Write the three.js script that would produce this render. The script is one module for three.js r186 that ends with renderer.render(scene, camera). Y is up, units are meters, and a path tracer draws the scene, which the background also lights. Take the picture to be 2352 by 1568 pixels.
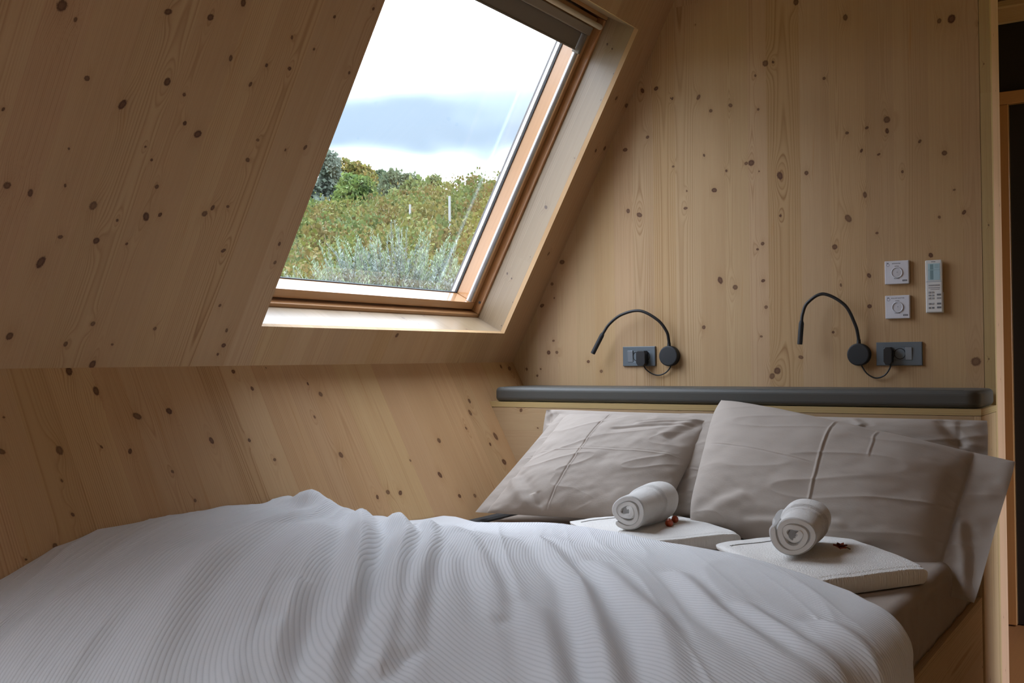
import * as THREE from 'three';
import { RoundedBoxGeometry } from 'three/addons/geometries/RoundedBoxGeometry.js';
import { mergeGeometries, mergeVertices } from 'three/addons/utils/BufferGeometryUtils.js';

// ───────────── camera, sky, exposure ─────────────
// Metres, y up. The heights below are written from the crease of the left wall; H lifts that crease above the floor (floor = -H, lifted to 0).
const H = 1.2;
const scene = new THREE.Scene();
const renderer = new THREE.WebGLRenderer({ antialias: true });
renderer.toneMapping = THREE.LinearToneMapping;
renderer.toneMappingExposure = 2.08;
renderer.shadowMap.enabled = true;

const EYE = new THREE.Vector3(2.4545, 0.0104, 3.8868);
const camera = new THREE.PerspectiveCamera(2 * Math.atan(784 / 2436.4) * 180 / Math.PI, 2352 / 1568, 0.05, 400);
camera.position.set(EYE.x, EYE.y + H, EYE.z);
camera.rotation.set(0.0173, 0.5639, -0.0092, 'YXZ');
scene.add(camera);

// seeded random and noise
function rng(seed) {
  let s = (seed * 2654435761) >>> 0;
  return () => { s = (s + 0x6D2B79F5) >>> 0; let t = s; t = Math.imul(t ^ (t >>> 15), t | 1); t ^= t + Math.imul(t ^ (t >>> 7), t | 61); return ((t ^ (t >>> 14)) >>> 0) / 4294967296; };
}
const LAT = new Float32Array(65536);
{ const r = rng(7); for (let i = 0; i < 65536; i++) LAT[i] = r(); }
function noise(x, y) {            // value noise 0..1
  const ix = Math.floor(x), iy = Math.floor(y); let fx = x - ix, fy = y - iy;
  fx = fx * fx * (3 - 2 * fx); fy = fy * fy * (3 - 2 * fy);
  const a = (ix & 255), b = ((ix + 1) & 255), c = (iy & 255) << 8, d = ((iy + 1) & 255) << 8;
  const p = LAT[c + a], q = LAT[c + b], s = LAT[d + a], t = LAT[d + b];
  return p + (q - p) * fx + (s - p) * fy + (p - q - s + t) * fx * fy;
}
const fbm = (x, y, o = 4) => { let s = 0, a = 0.5; for (let i = 0; i < o; i++) { s += a * noise(x, y); x = x * 2.03 + 17.1; y = y * 2.03 + 5.7; a *= 0.5; } return s / (1 - Math.pow(0.5, o)); };
const clamp = (x, a = 0, b = 1) => Math.min(b, Math.max(a, x));
const sstep = (a, b, x) => { const t = clamp((x - a) / (b - a)); return t * t * (3 - 2 * t); };
const lerp = (a, b, t) => a + (b - a) * t;

// overcast sky (brighter overhead, as overcast skies are) with slate-blue cloud bands
const SKY = 2.9;
{
  const W = 1024, HH = 512, data = new Float32Array(W * HH * 4);
  for (let j = 0; j < HH; j++) {
    const el = ((j + 0.5) / HH - 0.5) * Math.PI, sy = Math.sin(el), cy = Math.cos(el), eld = el * 180 / Math.PI;
    for (let i = 0; i < W; i++) {
      const az = ((i + 0.5) / W - 0.5) * 2 * Math.PI, X = Math.cos(az) * cy, Z = Math.sin(az) * cy;
      const k = 1 / (Math.max(sy, 0) + 0.25);
      const n = fbm(X * k * 1.7 + 31.3, Z * k * 1.7 + 11.7, 5), m = fbm(X * k * 5 + 3.3, Z * k * 5 + 8.1, 4);
      const band = sstep(9.9, 11.4, eld + 2.2 * (m - 0.5)) * (1 - sstep(12.6, 16.2, eld + 4 * (n - 0.5))) * (0.8 + 0.25 * m);   // a low grey-blue layer above the bright horizon
      const blue = clamp(band + sstep(0.42, 0.7, n * 0.6 + m * 0.4) * lerp(0.7, 0.3, sstep(18, 35, eld)));
      const rise = SKY * (1 + 2 * Math.max(sy, 0)) / 1.45;
      const wl = [0.9 * rise, 1.0 * rise, 1.16 * rise], bl = [0.105 * rise, 0.142 * rise, 0.185 * rise], gr = [0.16, 0.16, 0.08];
      for (let c = 0; c < 3; c++) data[(j * W + i) * 4 + c] = sy < 0 ? gr[c] : wl[c] * Math.pow(bl[c] / wl[c], blue);
      data[(j * W + i) * 4 + 3] = 1;
    }
  }
  const sky = new THREE.DataTexture(data, W, HH, THREE.RGBAFormat, THREE.FloatType);
  sky.mapping = THREE.EquirectangularReflectionMapping; sky.magFilter = THREE.LinearFilter; sky.minFilter = THREE.LinearFilter;
  sky.needsUpdate = true;
  scene.background = sky;
  scene.backgroundIntensity = 1.0;
}

// ───────────── measures (crease coordinates) ─────────────
const TA = 0.5425, TB = 0.5371;                 // lean of the upper and lower left panels
const KA = Math.hypot(1, TA), KB = Math.hypot(1, TB);
const XR = 1.9206;                              // right end of the bed wall
const CEIL = 1.62, ZF = 5.5, ZB = -1.55, FLOOR = -H, XC = 1.92;
const U0 = 0.1373, U1 = 1.4593, Z0 = 0.1693, Z1 = 1.547, LD = 0.148, WZ0 = Z0, WZ1 = Z1, DZ = 3.25;   // a second one the same further along; roof window opening and lining depth
// frames of the panels: x' along the first axis, y' along the second, z' out of the room
const frameUp = new THREE.Matrix4().makeBasis(new THREE.Vector3(TA / KA, 1 / KA, 0), new THREE.Vector3(-1 / KA, TA / KA, 0), new THREE.Vector3(0, 0, 1)); // (u, w, z)

// ───────────── scene helpers ─────────────
const used = {};
const numbered = (n) => { used[n] = (used[n] ?? -1) + 1; return used[n] ? n + '_' + String(used[n]).padStart(3, '0') : n; };
function shade(o) { o.traverse((c) => { if (c.isMesh) { c.castShadow = true; c.receiveShadow = true; } }); }
function put(o) { o.position.y += H; scene.add(o); return o; }
function struct(name) { const g = new THREE.Group(); g.name = name; g.userData.kind = 'structure'; return put(g); }
function thing(name, label, category, base = [0, 0, 0], group) {
  const g = new THREE.Group(); g.name = numbered(name); g.position.set(...base); g.userData = { label, category, base };
  if (group) g.userData.group = group;
  return put(g);
}
const partNames = new Map();
function partName(parent, n) {
  if (!partNames.has(parent)) partNames.set(parent, {});
  const m = partNames.get(parent); m[n] = (m[n] ?? -1) + 1;
  return m[n] ? n + '_' + String(m[n]).padStart(3, '0') : n;
}
function part(parent, name, geo, mat, label) {     // geometry in crease coordinates; the parent's base is taken off
  let b = [0, 0, 0], q = parent;
  while (q && !q.userData.base) q = q.parent;
  if (q) b = q.userData.base;
  if (parent.userData.local) b = [0, 0, 0];
  if (b[0] || b[1] || b[2]) geo = geo.clone().translate(-b[0], -b[1], -b[2]);
  const m = new THREE.Mesh(geo, mat); m.name = partName(parent, name); m.castShadow = m.receiveShadow = true;
  if (label) m.userData.label = label;
  parent.add(m);
  return m;
}
function solo(name, geo, mat, label, category, base = [0, 0, 0], group) {
  const m = new THREE.Mesh(geo.translate(-base[0], -base[1], -base[2]), mat); m.name = numbered(name); m.position.set(...base);
  m.castShadow = m.receiveShadow = true; m.userData = { label, category };
  if (group) m.userData.group = group;
  return put(m);
}
function box(x0, x1, y0, y1, z0, z1) { return new THREE.BoxGeometry(x1 - x0, y1 - y0, z1 - z0).translate((x0 + x1) / 2, (y0 + y1) / 2, (z0 + z1) / 2); }
function rbox(x0, x1, y0, y1, z0, z1, r = 0.004, s = 3) { return new RoundedBoxGeometry(x1 - x0, y1 - y0, z1 - z0, s, Math.min(r, (x1 - x0) * 0.49, (y1 - y0) * 0.49, (z1 - z0) * 0.49)).translate((x0 + x1) / 2, (y0 + y1) / 2, (z0 + z1) / 2); }
const ubox = (u0, u1, w0, w1, z0, z1, r = 0) => (r ? rbox(u0, u1, w0, w1, z0, z1, r, 2) : box(u0, u1, w0, w1, z0, z1)).applyMatrix4(frameUp);
// texture coordinates for wood: v runs along the grain g, u across it (metres)
function grainUV(geo, g, off = [0, 0], su = 1, sv = 1) {
  if (geo.index) geo = geo.toNonIndexed();
  const p = geo.attributes.position, n = geo.attributes.normal, uv = new Float32Array(p.count * 2), G = new THREE.Vector3(...g).normalize(), P = new THREE.Vector3(), N = new THREE.Vector3(), C = new THREE.Vector3();
  for (let i = 0; i < p.count; i++) {
    P.fromBufferAttribute(p, i); N.fromBufferAttribute(n, i);
    const ends = Math.abs(N.dot(G)) > 0.9;
    const A = Math.abs(N.x) > Math.abs(N.y) ? (Math.abs(N.x) > Math.abs(N.z) ? 0 : 2) : (Math.abs(N.y) > Math.abs(N.z) ? 1 : 2);
    N.set(A === 0 ? 1 : 0, A === 1 ? 1 : 0, A === 2 ? 1 : 0);
    if (ends) { C.set(N.y, N.z, N.x); uv[i * 2] = P.dot(C) * su + off[0]; C.cross(N); uv[i * 2 + 1] = P.dot(C) * 0.1 + off[1]; continue; }
    C.crossVectors(N, G).normalize();
    uv[i * 2] = P.dot(C) * su + off[0]; uv[i * 2 + 1] = P.dot(G) * sv + off[1];
  }
  geo.setAttribute('uv', new THREE.BufferAttribute(uv, 2));
  return geo;
}
// prism of a convex polygon [[a,b],...] between c0 and c1; uv = [a/W, b/HH] on every face
function prism(poly, c0, c1, m4, uvOf) {
  let area = 0; for (let i = 0; i < poly.length; i++) { const [a, b] = poly[i], [c, d] = poly[(i + 1) % poly.length]; area += a * d - c * b; }
  if (area < 0) poly = [...poly].reverse();
  const pos = [], uv = [];
  const V = (p, c) => { pos.push(p[0], p[1], c); const t = uvOf ? uvOf(p[0], p[1]) : p; uv.push(t[0], t[1]); };
  for (let i = 1; i + 1 < poly.length; i++) { V(poly[0], c1); V(poly[i], c1); V(poly[i + 1], c1); V(poly[0], c0); V(poly[i + 1], c0); V(poly[i], c0); }
  for (let i = 0; i < poly.length; i++) { const p = poly[i], q = poly[(i + 1) % poly.length]; V(p, c0); V(q, c0); V(q, c1); V(p, c0); V(q, c1); V(p, c1); }
  const g = new THREE.BufferGeometry();
  g.setAttribute('position', new THREE.Float32BufferAttribute(pos, 3)); g.setAttribute('uv', new THREE.Float32BufferAttribute(uv, 2));
  if (m4) g.applyMatrix4(m4);
  g.computeVertexNormals();
  return g;
}
function clipPoly(poly, a, b, c) {               // keeps a*x + b*y <= c
  const out = [];
  for (let i = 0; i < poly.length; i++) {
    const p = poly[i], q = poly[(i + 1) % poly.length], dp = a * p[0] + b * p[1] - c, dq = a * q[0] + b * q[1] - c;
    if (dp <= 0) out.push(p);
    if ((dp < 0 && dq > 0) || (dp > 0 && dq < 0)) { const t = dp / (dp - dq); out.push([lerp(p[0], q[0], t), lerp(p[1], q[1], t)]); }
  }
  return out;
}
function grid(nu, nv, f, wrapU = false) {        // surface from f(a,b) -> [x,y,z], uv = a,b
  const pos = [], uv = [], idx = [];
  for (let j = 0; j <= nv; j++) for (let i = 0; i <= nu; i++) { const r = f(i / nu, j / nv); pos.push(r[0], r[1], r[2]); if (r.length > 3) uv.push(r[3], r[4]); else uv.push(i / nu, j / nv); }
  for (let j = 0; j < nv; j++) for (let i = 0; i < nu; i++) { const a = j * (nu + 1) + i, b = a + 1, c = a + nu + 1, d = c + 1; idx.push(a, b, d, a, d, c); }
  const g = new THREE.BufferGeometry();
  g.setAttribute('position', new THREE.Float32BufferAttribute(pos, 3)); g.setAttribute('uv', new THREE.Float32BufferAttribute(uv, 2)); g.setIndex(idx);
  g.computeVertexNormals();
  return g;
}

// ───────────── textures ─────────────
const LUT = new Uint8Array(4097); for (let i = 0; i <= 4096; i++) { const x = i / 4096; LUT[i] = Math.round(255 * (x <= 0.0031308 ? x * 12.92 : 1.055 * Math.pow(x, 1 / 2.4) - 0.055)); }
const toS = (x) => LUT[Math.round(clamp(x) * 4096)];
function dataTex(w, h, data, srgb, repeat = true) {
  const t = new THREE.DataTexture(data, w, h, THREE.RGBAFormat); t.magFilter = THREE.LinearFilter; t.minFilter = THREE.LinearMipmapLinearFilter; t.generateMipmaps = true; t.anisotropy = 8;
  if (srgb) t.colorSpace = THREE.SRGBColorSpace;
  if (repeat) t.wrapS = t.wrapT = THREE.RepeatWrapping;
  t.needsUpdate = true; return t;
}
// spruce boards: ring pattern per board, knots that bend the grain, resin streaks. edges: board borders in metres along the texture's u.
function spruce({ W, Hh, px, edges, knots = [], seed, randomKnots = 0, base = [0.48, 0.312, 0.162], streaks = 6, tone = 0.05 }) {
  const w = px, h = Math.round(px * Hh / W), mm = W / w, R = rng(seed), data = new Uint8Array(w * h * 4);
  const boards = []; for (let i = 0; i + 1 < edges.length; i++) {
    const flat = R() < 0.55, bw = edges[i + 1] - edges[i];
    boards.push({ t: 1 + (R() - 0.5) * 2 * tone, hue: (R() - 0.5) * 0.12, pink: (R() - 0.5) * 0.035, uc: edges[i] + (flat ? lerp(0.2, 0.8, R()) * bw : (R() < 0.5 ? -1 : 1) * lerp(0.08, 0.2, R()) + bw / 2), d: flat ? lerp(0.012, 0.05, R()) : 0.008, sl: (R() - 0.5) * 0.03, sp: lerp(0.004, 0.0075, R()), s: R() * 90, amp: lerp(0.14, 0.34, R()) });
  }
  const list = knots.slice();
  for (let i = 0; i < randomKnots; i++) list.push([R() * W, R() * Hh, lerp(0.002, 0.009, R() * R())]);
  const defl = new Float32Array(w * h), core = new Float32Array(w * h), halo = new Float32Array(w * h);
  for (const [ku, kv, kr] of list) {
    const ax = 0.8 + R() * 0.5, an = (R() - 0.5) * 1.2, ca = Math.cos(an), sa = Math.sin(an), dark = 0.78 + R() * 0.22, A = (2.2 + kr * 260) * 1, r = kr * 0.95;
    const x0 = Math.max(0, Math.floor((ku - kr * 7) / mm)), x1 = Math.min(w - 1, Math.ceil((ku + kr * 7) / mm)), y0 = Math.max(0, Math.floor((kv - kr * 14) / mm)), y1 = Math.min(h - 1, Math.ceil((kv + kr * 14) / mm));
    for (let y = y0; y <= y1; y++) for (let x = x0; x <= x1; x++) {
      const du = (x + 0.5) * mm - ku, dv = (y + 0.5) * mm - kv, k = y * w + x;
      defl[k] += A * Math.exp(-(du * du) / (5.5 * kr * kr) - (dv * dv) / (26 * kr * kr));
      const a = (du * ca + dv * sa) * ax, b = (-du * sa + dv * ca) / ax, q = Math.hypot(a, b) / r + (noise(du * 900 + ku * 99, dv * 900) - 0.5) * 0.35;
      if (q < 1.25) core[k] = Math.max(core[k], dark * (1 - sstep(0.82, 1.2, q)) * (0.84 + 0.16 * sstep(0.35, 0.8, q)));
      halo[k] = Math.max(halo[k], Math.exp(-(du * du) / (3.2 * kr * kr) - (dv * dv) / (12 * kr * kr)));
    }
  }
  const res = []; for (let i = 0; i < streaks; i++) res.push([R() * W, R() * Hh, lerp(0.002, 0.006, R()), lerp(0.04, 0.16, R()), lerp(0.25, 0.6, R())]);
  for (const [su, sv, sw, sl, sa] of res) {
    const x0 = Math.max(0, Math.floor((su - sw * 3) / mm)), x1 = Math.min(w - 1, Math.ceil((su + sw * 3) / mm)), y0 = Math.max(0, Math.floor((sv - sl * 1.6) / mm)), y1 = Math.min(h - 1, Math.ceil((sv + sl * 1.6) / mm));
    for (let y = y0; y <= y1; y++) for (let x = x0; x <= x1; x++) {
      const dv = ((y + 0.5) * mm - sv) / sl, du = ((x + 0.5) * mm - su - 0.004 * dv) / (sw * Math.max(0.05, 1 - Math.abs(dv) / 1.5)), q = du * du;
      if (Math.abs(dv) < 1.5) (res.m ??= new Float32Array(w * h))[y * w + x] = Math.max(res.m[y * w + x], sa * Math.exp(-q * 1.2) * (1 - Math.pow(Math.abs(dv) / 1.5, 2)));
    }
  }
  const colB = new Int16Array(w); { let b = 0; for (let x = 0; x < w; x++) { const u = (x + 0.5) * mm; while (b + 1 < boards.length && u > edges[b + 1]) b++; colB[x] = b; } }
  for (let y = 0; y < h; y++) {
    const v = (y + 0.5) * mm;
    for (let x = 0; x < w; x++) {
      const k = y * w + x, u = (x + 0.5) * mm, B = boards[colB[x]];
      const du = u - B.uc + 0.008 * (noise(v * 1.1 + B.s, B.s) - 0.5), d = B.d + B.sl * v + 0.014 * (noise(v * 1.6 + B.s * 3, u * 2 + B.s) - 0.5);
      const ph = (Math.sqrt(du * du + d * d) + 0.0026 * noise(u * 26 + B.s, v * 2.4)) / B.sp - defl[k] * 0.55;
      const f = ph - Math.floor(ph), late = f < 0.8 ? f * f * f / 0.512 : 1 - (f - 0.8) / 0.2;
      const id = noise(Math.floor(ph) * 7.3 + B.s, 3.1), fib = noise(u * 620, v * 16 + B.s) - 0.5, blot = noise(u * 9 + B.s, v * 1.7) - 0.5;
      const grp = 0.25 + 1.3 * noise(u * 13 + B.s, v * 0.45 + B.s);
      let l = B.t * (1 - B.amp * grp * late * (0.35 + 0.9 * id) + 0.055 * fib + 0.1 * blot);
      l *= 1 - 0.1 * halo[k];
      let r = base[0] * Math.pow(l, 1 - 0.1) * (1 + B.pink), g = base[1] * Math.pow(l, 1.25) , b = base[2] * Math.pow(l, 1.65) * (1 + B.hue);
      if (res.m) { const q = res.m[k]; r = lerp(r, 0.44, q); g = lerp(g, 0.235, q); b = lerp(b, 0.085, q); }
      const c = core[k]; if (c > 0) { r = lerp(r, 0.085, c); g = lerp(g, 0.03, c); b = lerp(b, 0.014, c); }
      data[k * 4] = toS(r); data[k * 4 + 1] = toS(g); data[k * 4 + 2] = toS(b); data[k * 4 + 3] = 255;
    }
  }
  return dataTex(w, h, data, true);
}
function boardEdges(W, seed, lo = 0.085, hi = 0.15, total) {
  const R = rng(seed), e = [0]; while (e[e.length - 1] < W - lo * 0.7) e.push(Math.min(W, e[e.length - 1] + lerp(lo, hi, R())));
  if (W - e[e.length - 1] < lo * 0.7) e[e.length - 1] = W; else e.push(W);
  return e;
}
const cm = (s) => s.split(' ').map((t) => { const [a, b, r] = t.split(',').map(Number); return [a / 100, b / 100, r / 1000]; });

// ───────────── wall boards and their knots (cm along, cm up, mm radius) ─────────────
const UPW = 2.8, UPH = 1.85, LOW = 2.8, LOH = 0.75, BKW = XR - 0.0356, BKY = -0.35, BKH = 1.75;
const upKnots = cm('222,95,9 248,89,13 244,87,5 210,97,9 202,103,9 200,89,7 216,79,10 226,71,11 191,84,6 207,70,6 202,68,11 210,77,5 183,99,5 180,91,6 188,90,5 174,98,4 171,108,5 158,114,5 158,95,5 182,70,5 183,64,7 164,71,7 171,69,4 248,47,9 242,46,8 234,49,4 225,45,11 209,44,11 205,45,6 217,42,4 191,47,9 189,49,7 184,50,5 231,36,6 221,36,9 212,36,4 180,37,7 234,29,13 254,64,4 216,62,3 213,59,4 236,58,3 237,75,7 214,13,7 220,7,7 194,12,6 167,7,8 236,9,10 168,12,6 174,20,5 206,7,4 168,4,5 210,1,11 11,119,8 1,118,11 3,99,9 9,97,7 10,51,7 160,41,6 159,35,6');
const bkKnots = cm('126,133,11 144,124,10 114,112,12 117,112,5 110,108,5 136,103,6 180,117,14 176,117,8 189,114,7 87,103,9 76,104,5 69,109,9 63,109,9 100,98,8 92,97,7 111,95,5 144,82,6 151,83,6 158,85,12 158,81,8 149,75,6 155,73,5 169,76,6 177,71,9 65,90,7 55,86,9 89,80,5 108,75,12 106,75,7 119,69,13 129,69,8 76,77,5 93,66,10 150,59,9 98,73,5 163,66,5 144,51,13 81,60,7 61,59,11 56,61,9 119,54,5 139,41,10 112,44,7 110,42,5 183,50,7 154,45,5 172,36,8 175,49,5 180,58,4 95,31,12 101,28,10 112,30,7 113,20,7 88,13,8 117,-4,13 115,-6,11 111,9,5 126,1,8 141,27,5 138,10,5 151,30,8 151,19,8 186,-1,16 37,0,7 43,-4,7 7,-3,6 14,-3,4 18,4,9 22,4,7 20,33,7 25,42,11 15,24,9 21,27,4');
const loKnots = cm('211,7,11 201,15,12 190,14,10 227,23,11 207,25,7 179,24,9 161,2,7 156,8,7 165,25,6 192,41,5 229,40,5 236,47,7 215,23,4 217,1,11 242,22,9 196,32,5 244,49,3 158,32,6 229,31,4 127,11,9 131,7,5 129,33,10 48,22,11 45,17,9 75,32,10 38,33,14 44,36,7 40,44,13 83,45,11 120,49,7 114,48,9 108,49,9 68,55,8 77,54,8 134,19,5 11,2,8 5,3,11');
const upE = boardEdges(UPW, 11), loE = boardEdges(LOW, 23), bkE = boardEdges(BKW, 37, 0.07, 0.13);
const texUp = spruce({ W: UPW, Hh: UPH, px: 2048, edges: upE, knots: upKnots, seed: 101, randomKnots: 12, streaks: 14, base: [0.52, 0.338, 0.175] });
const texLo = spruce({ W: LOW, Hh: LOH, px: 2048, edges: loE, knots: loKnots, seed: 202, randomKnots: 6, streaks: 18, base: [0.53, 0.335, 0.168] });
const texBk = spruce({ W: BKW, Hh: BKH, px: 1920, edges: bkE, knots: bkKnots.map(([a, b, r]) => [a, b - BKY, r]), seed: 303, randomKnots: 6, streaks: 9, tone: 0.045, base: [0.48, 0.322, 0.172] });
const texGen = spruce({ W: 1, Hh: 1, px: 1024, edges: [0, 0.13, 0.25, 0.36, 0.49, 0.61, 0.74, 0.86, 1], seed: 404, randomKnots: 26, streaks: 4, tone: 0.04, base: [0.51, 0.36, 0.20] });
const texPine = spruce({ W: 1, Hh: 1, px: 1024, edges: [0, 0.12, 0.25, 0.38, 0.5, 0.63, 0.75, 0.88, 1], seed: 505, randomKnots: 0, streaks: 0, tone: 0.06, base: [0.47, 0.235, 0.09] });

const std = (o) => new THREE.MeshPhysicalMaterial(o);
const M = {
  up: std({ map: texUp, roughness: 0.62, specularIntensity: 0.6 }), lo: std({ map: texLo, roughness: 0.62, specularIntensity: 0.6 }), bk: std({ map: texBk, roughness: 0.62, specularIntensity: 0.6 }),
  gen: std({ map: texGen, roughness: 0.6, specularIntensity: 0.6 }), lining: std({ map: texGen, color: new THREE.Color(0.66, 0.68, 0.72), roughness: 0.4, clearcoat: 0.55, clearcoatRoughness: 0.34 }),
  pine: std({ map: texPine, roughness: 0.35, clearcoat: 1.0, clearcoatRoughness: 0.1 }),
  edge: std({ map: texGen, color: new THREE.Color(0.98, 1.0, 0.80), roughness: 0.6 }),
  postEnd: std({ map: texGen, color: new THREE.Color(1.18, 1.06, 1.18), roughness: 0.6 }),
  core: std({ color: new THREE.Color(0.42, 0.29, 0.17), roughness: 0.9 }),
  floor: std({ map: texPine, color: new THREE.Color(0.5, 0.4, 0.33), roughness: 0.5 }),
  alu: std({ color: new THREE.Color(0.52, 0.54, 0.57), metalness: 0.85, roughness: 0.34 }),
  spacer: std({ color: new THREE.Color(0.75, 0.77, 0.79), roughness: 0.4 }),
  rubber: std({ color: new THREE.Color(0.012, 0.012, 0.013), roughness: 0.6 }),
  clad: std({ color: new THREE.Color(0.08, 0.085, 0.09), roughness: 0.5 }),
  glass: std({ color: new THREE.Color(1, 1, 1), transmission: 1, thickness: 0, roughness: 0, ior: 1.5 }),
  taupeBlind: std({ color: new THREE.Color(0.20, 0.165, 0.13), roughness: 0.75 }), taupeBar: std({ color: new THREE.Color(0.27, 0.225, 0.18), roughness: 0.5 }), cream: std({ color: new THREE.Color(0.62, 0.54, 0.40), roughness: 0.4 }),
  black: std({ color: new THREE.Color(0.010, 0.010, 0.011), roughness: 0.45 }), blackSoft: std({ color: new THREE.Color(0.014, 0.015, 0.017), roughness: 0.62 }),
  slate: std({ color: new THREE.Color(0.12, 0.145, 0.165), roughness: 0.42, metalness: 0.15 }), slateIn: std({ color: new THREE.Color(0.13, 0.155, 0.175), roughness: 0.5 }), rocker: std({ color: new THREE.Color(0.24, 0.27, 0.30), roughness: 0.35, metalness: 0.3 }),
  white: std({ color: new THREE.Color(0.62, 0.62, 0.66), roughness: 0.45 }), offwhite: std({ color: new THREE.Color(0.66, 0.66, 0.64), roughness: 0.5 }),
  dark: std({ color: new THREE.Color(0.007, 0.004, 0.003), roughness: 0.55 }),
};

// ───────────── room shell ─────────────
// left upper (leaning) panel: boards run up the slope; (u along slope, z along the room)
function leftBoards(parent, edges, W, Hh, mat, zEnd, sEnd, toWorld, holes) {
  const all = []; let off = 0; while (off < zEnd) { for (let i = 0; i + 1 < edges.length; i++) all.push([off + edges[i], off + edges[i + 1]]); off += W; }
  for (const [za, zb0] of all) {
    if (za >= zEnd) break; const zb = Math.min(zb0, zEnd);
    const pieces = [], s = za > 2.4 ? DZ : 0, Z0 = WZ0 + s, Z1 = WZ1 + s;
    if (!holes || zb <= Z0 || za >= Z1) pieces.push([za, zb, 0, sEnd]);
    else {
      if (za < Z0) pieces.push([za, Z0, U0, U1]);
      if (zb > Z1) pieces.push([Z1, zb, U0, U1]);
      pieces.push([za, zb, 0, U0], [za, zb, U1, sEnd]);
    }
    for (const [a, b, s0, s1] of pieces) part(parent, 'plank', prism([[a, s0], [b, s0], [b, s1], [a, s1]], 0, 0.02, toWorld, (z, s) => [z / W, s / Hh]), mat);
  }
}
const uEnd = CEIL * KA;
// (z, u, w): a right-handed frame needs the order z, u, -> out = z × u
const mUp = new THREE.Matrix4().makeBasis(new THREE.Vector3(0, 0, 1), new THREE.Vector3(TA / KA, 1 / KA, 0), new THREE.Vector3(-1 / KA, TA / KA, 0));
const wallUp = struct('wall_left_upper');
leftBoards(wallUp, upE, UPW, UPH, M.up, ZF, uEnd, mUp, true);
{ // structural panel behind the boards, open at the window
  const o = 0.018, slab = (u0, u1, z0, z1, w0 = 0.02, w1 = LD) => part(wallUp, 'panel_core', ubox(u0, u1, w0, w1, z0, z1), M.core);
  slab(-0.2, U0 - o, ZB, ZF); slab(U1 + o, uEnd + 0.1, ZB, ZF); slab(U0 - o, U1 + o, ZB, Z0 - o); slab(U0 - o, U1 + o, Z1 + o, Z0 + DZ - o); slab(U0 - o, U1 + o, Z1 + DZ + o, ZF);
  const q = 0.09; const outer = (u0, u1, z0, z1) => part(wallUp, 'roof_layer', ubox(u0, u1, LD, 0.27, z0, z1), M.clad);
  outer(-0.2, U0 - q, ZB, ZF); outer(U1 + q, uEnd + 0.2, ZB, ZF); outer(U0 - q, U1 + q, ZB, Z0 - q); outer(U0 - q, U1 + q, Z1 + q, Z0 + DZ - q); outer(U0 - q, U1 + q, Z1 + DZ + q, ZF);
}
// left lower panel, leaning out: (z, s down the slope)
const mLo = new THREE.Matrix4().makeBasis(new THREE.Vector3(0, 0, 1), new THREE.Vector3(TB / KB, -1 / KB, 0), new THREE.Vector3(-1 / KB, -TB / KB, 0));
const wallLo = struct('wall_left_lower');
// basis (z, s, out) is left-handed, so prisms are flipped below
function flip(g) { const p = g.attributes.position, n = p.count; for (let i = 0; i < n; i += 3) for (const a of Object.values(g.attributes)) for (let c = 0; c < a.itemSize; c++) { const t = a.getComponent(i + 1, c); a.setComponent(i + 1, c, a.getComponent(i + 2, c)); a.setComponent(i + 2, c, t); } g.computeVertexNormals(); return g; }
{
  const det = mLo.determinant(), detUp = mUp.determinant();
  const sEnd = H * KB;
  const all = []; let off = 0; while (off < ZF) { for (let i = 0; i + 1 < loE.length; i++) all.push([off + loE[i], off + loE[i + 1]]); off += LOW; }
  for (const [za, zb0] of all) {
    if (za >= ZF) break; const zb = Math.min(zb0, ZF);
    let g = prism([[za, 0], [zb, 0], [zb, sEnd], [za, sEnd]], 0, 0.02, mLo, (z, s) => [z / LOW, s / LOH]);
    if (det < 0) g = flip(g);
    part(wallLo, 'plank', g, M.lo);
  }
  if (detUp < 0) wallUp.children.forEach((c) => { if (c.name.startsWith('plank')) flip(c.geometry); });
  let g = prism([[ZB, -0.02], [ZF, -0.02], [ZF, sEnd + 0.1], [ZB, sEnd + 0.1]], 0.02, 0.2, mLo); if (det < 0) g = flip(g);
  part(wallLo, 'panel_core', g, M.core);
}
// bed wall: boards upright, cut along the leaning panels
const wallBack = struct('wall_back');
for (let i = 0; i + 1 < bkE.length; i++) {
  let poly = [[bkE[i], FLOOR], [bkE[i + 1], FLOOR], [bkE[i + 1], CEIL], [bkE[i], CEIL]];
  poly = clipPoly(poly, -1, TA, 0.012); poly = clipPoly(poly, -1, -TB, 0.012);      // x >= TA*y - .012 and x >= -TB*y - .012
  if (poly.length > 2) part(wallBack, 'plank', prism(poly, -0.02, 0, null, (x, y) => [x / BKW, (y - BKY) / BKH]), M.bk);
}
{
  let poly = [[-0.1, FLOOR], [BKW, FLOOR], [BKW, CEIL], [-0.1, CEIL]];
  poly = clipPoly(poly, -1, TA, 0.05); poly = clipPoly(poly, -1, -TB, 0.05);
  part(wallBack, 'panel_core', prism(poly, -0.2, -0.0205), M.core);
}
// end post of that wall
const post = struct('trim_1');
part(post, 'front_strip', grainUV(box(BKW + 0.0015, XR, FLOOR, CEIL, -0.03, 0), [0, 1, 0], [0.3, 0.1]), M.edge);
part(post, 'end_board', grainUV(box(BKW - 0.002, XR, FLOOR, CEIL, -0.2, -0.0305), [0, 1, 0], [0.62, 0.4]), M.postEnd);
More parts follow.
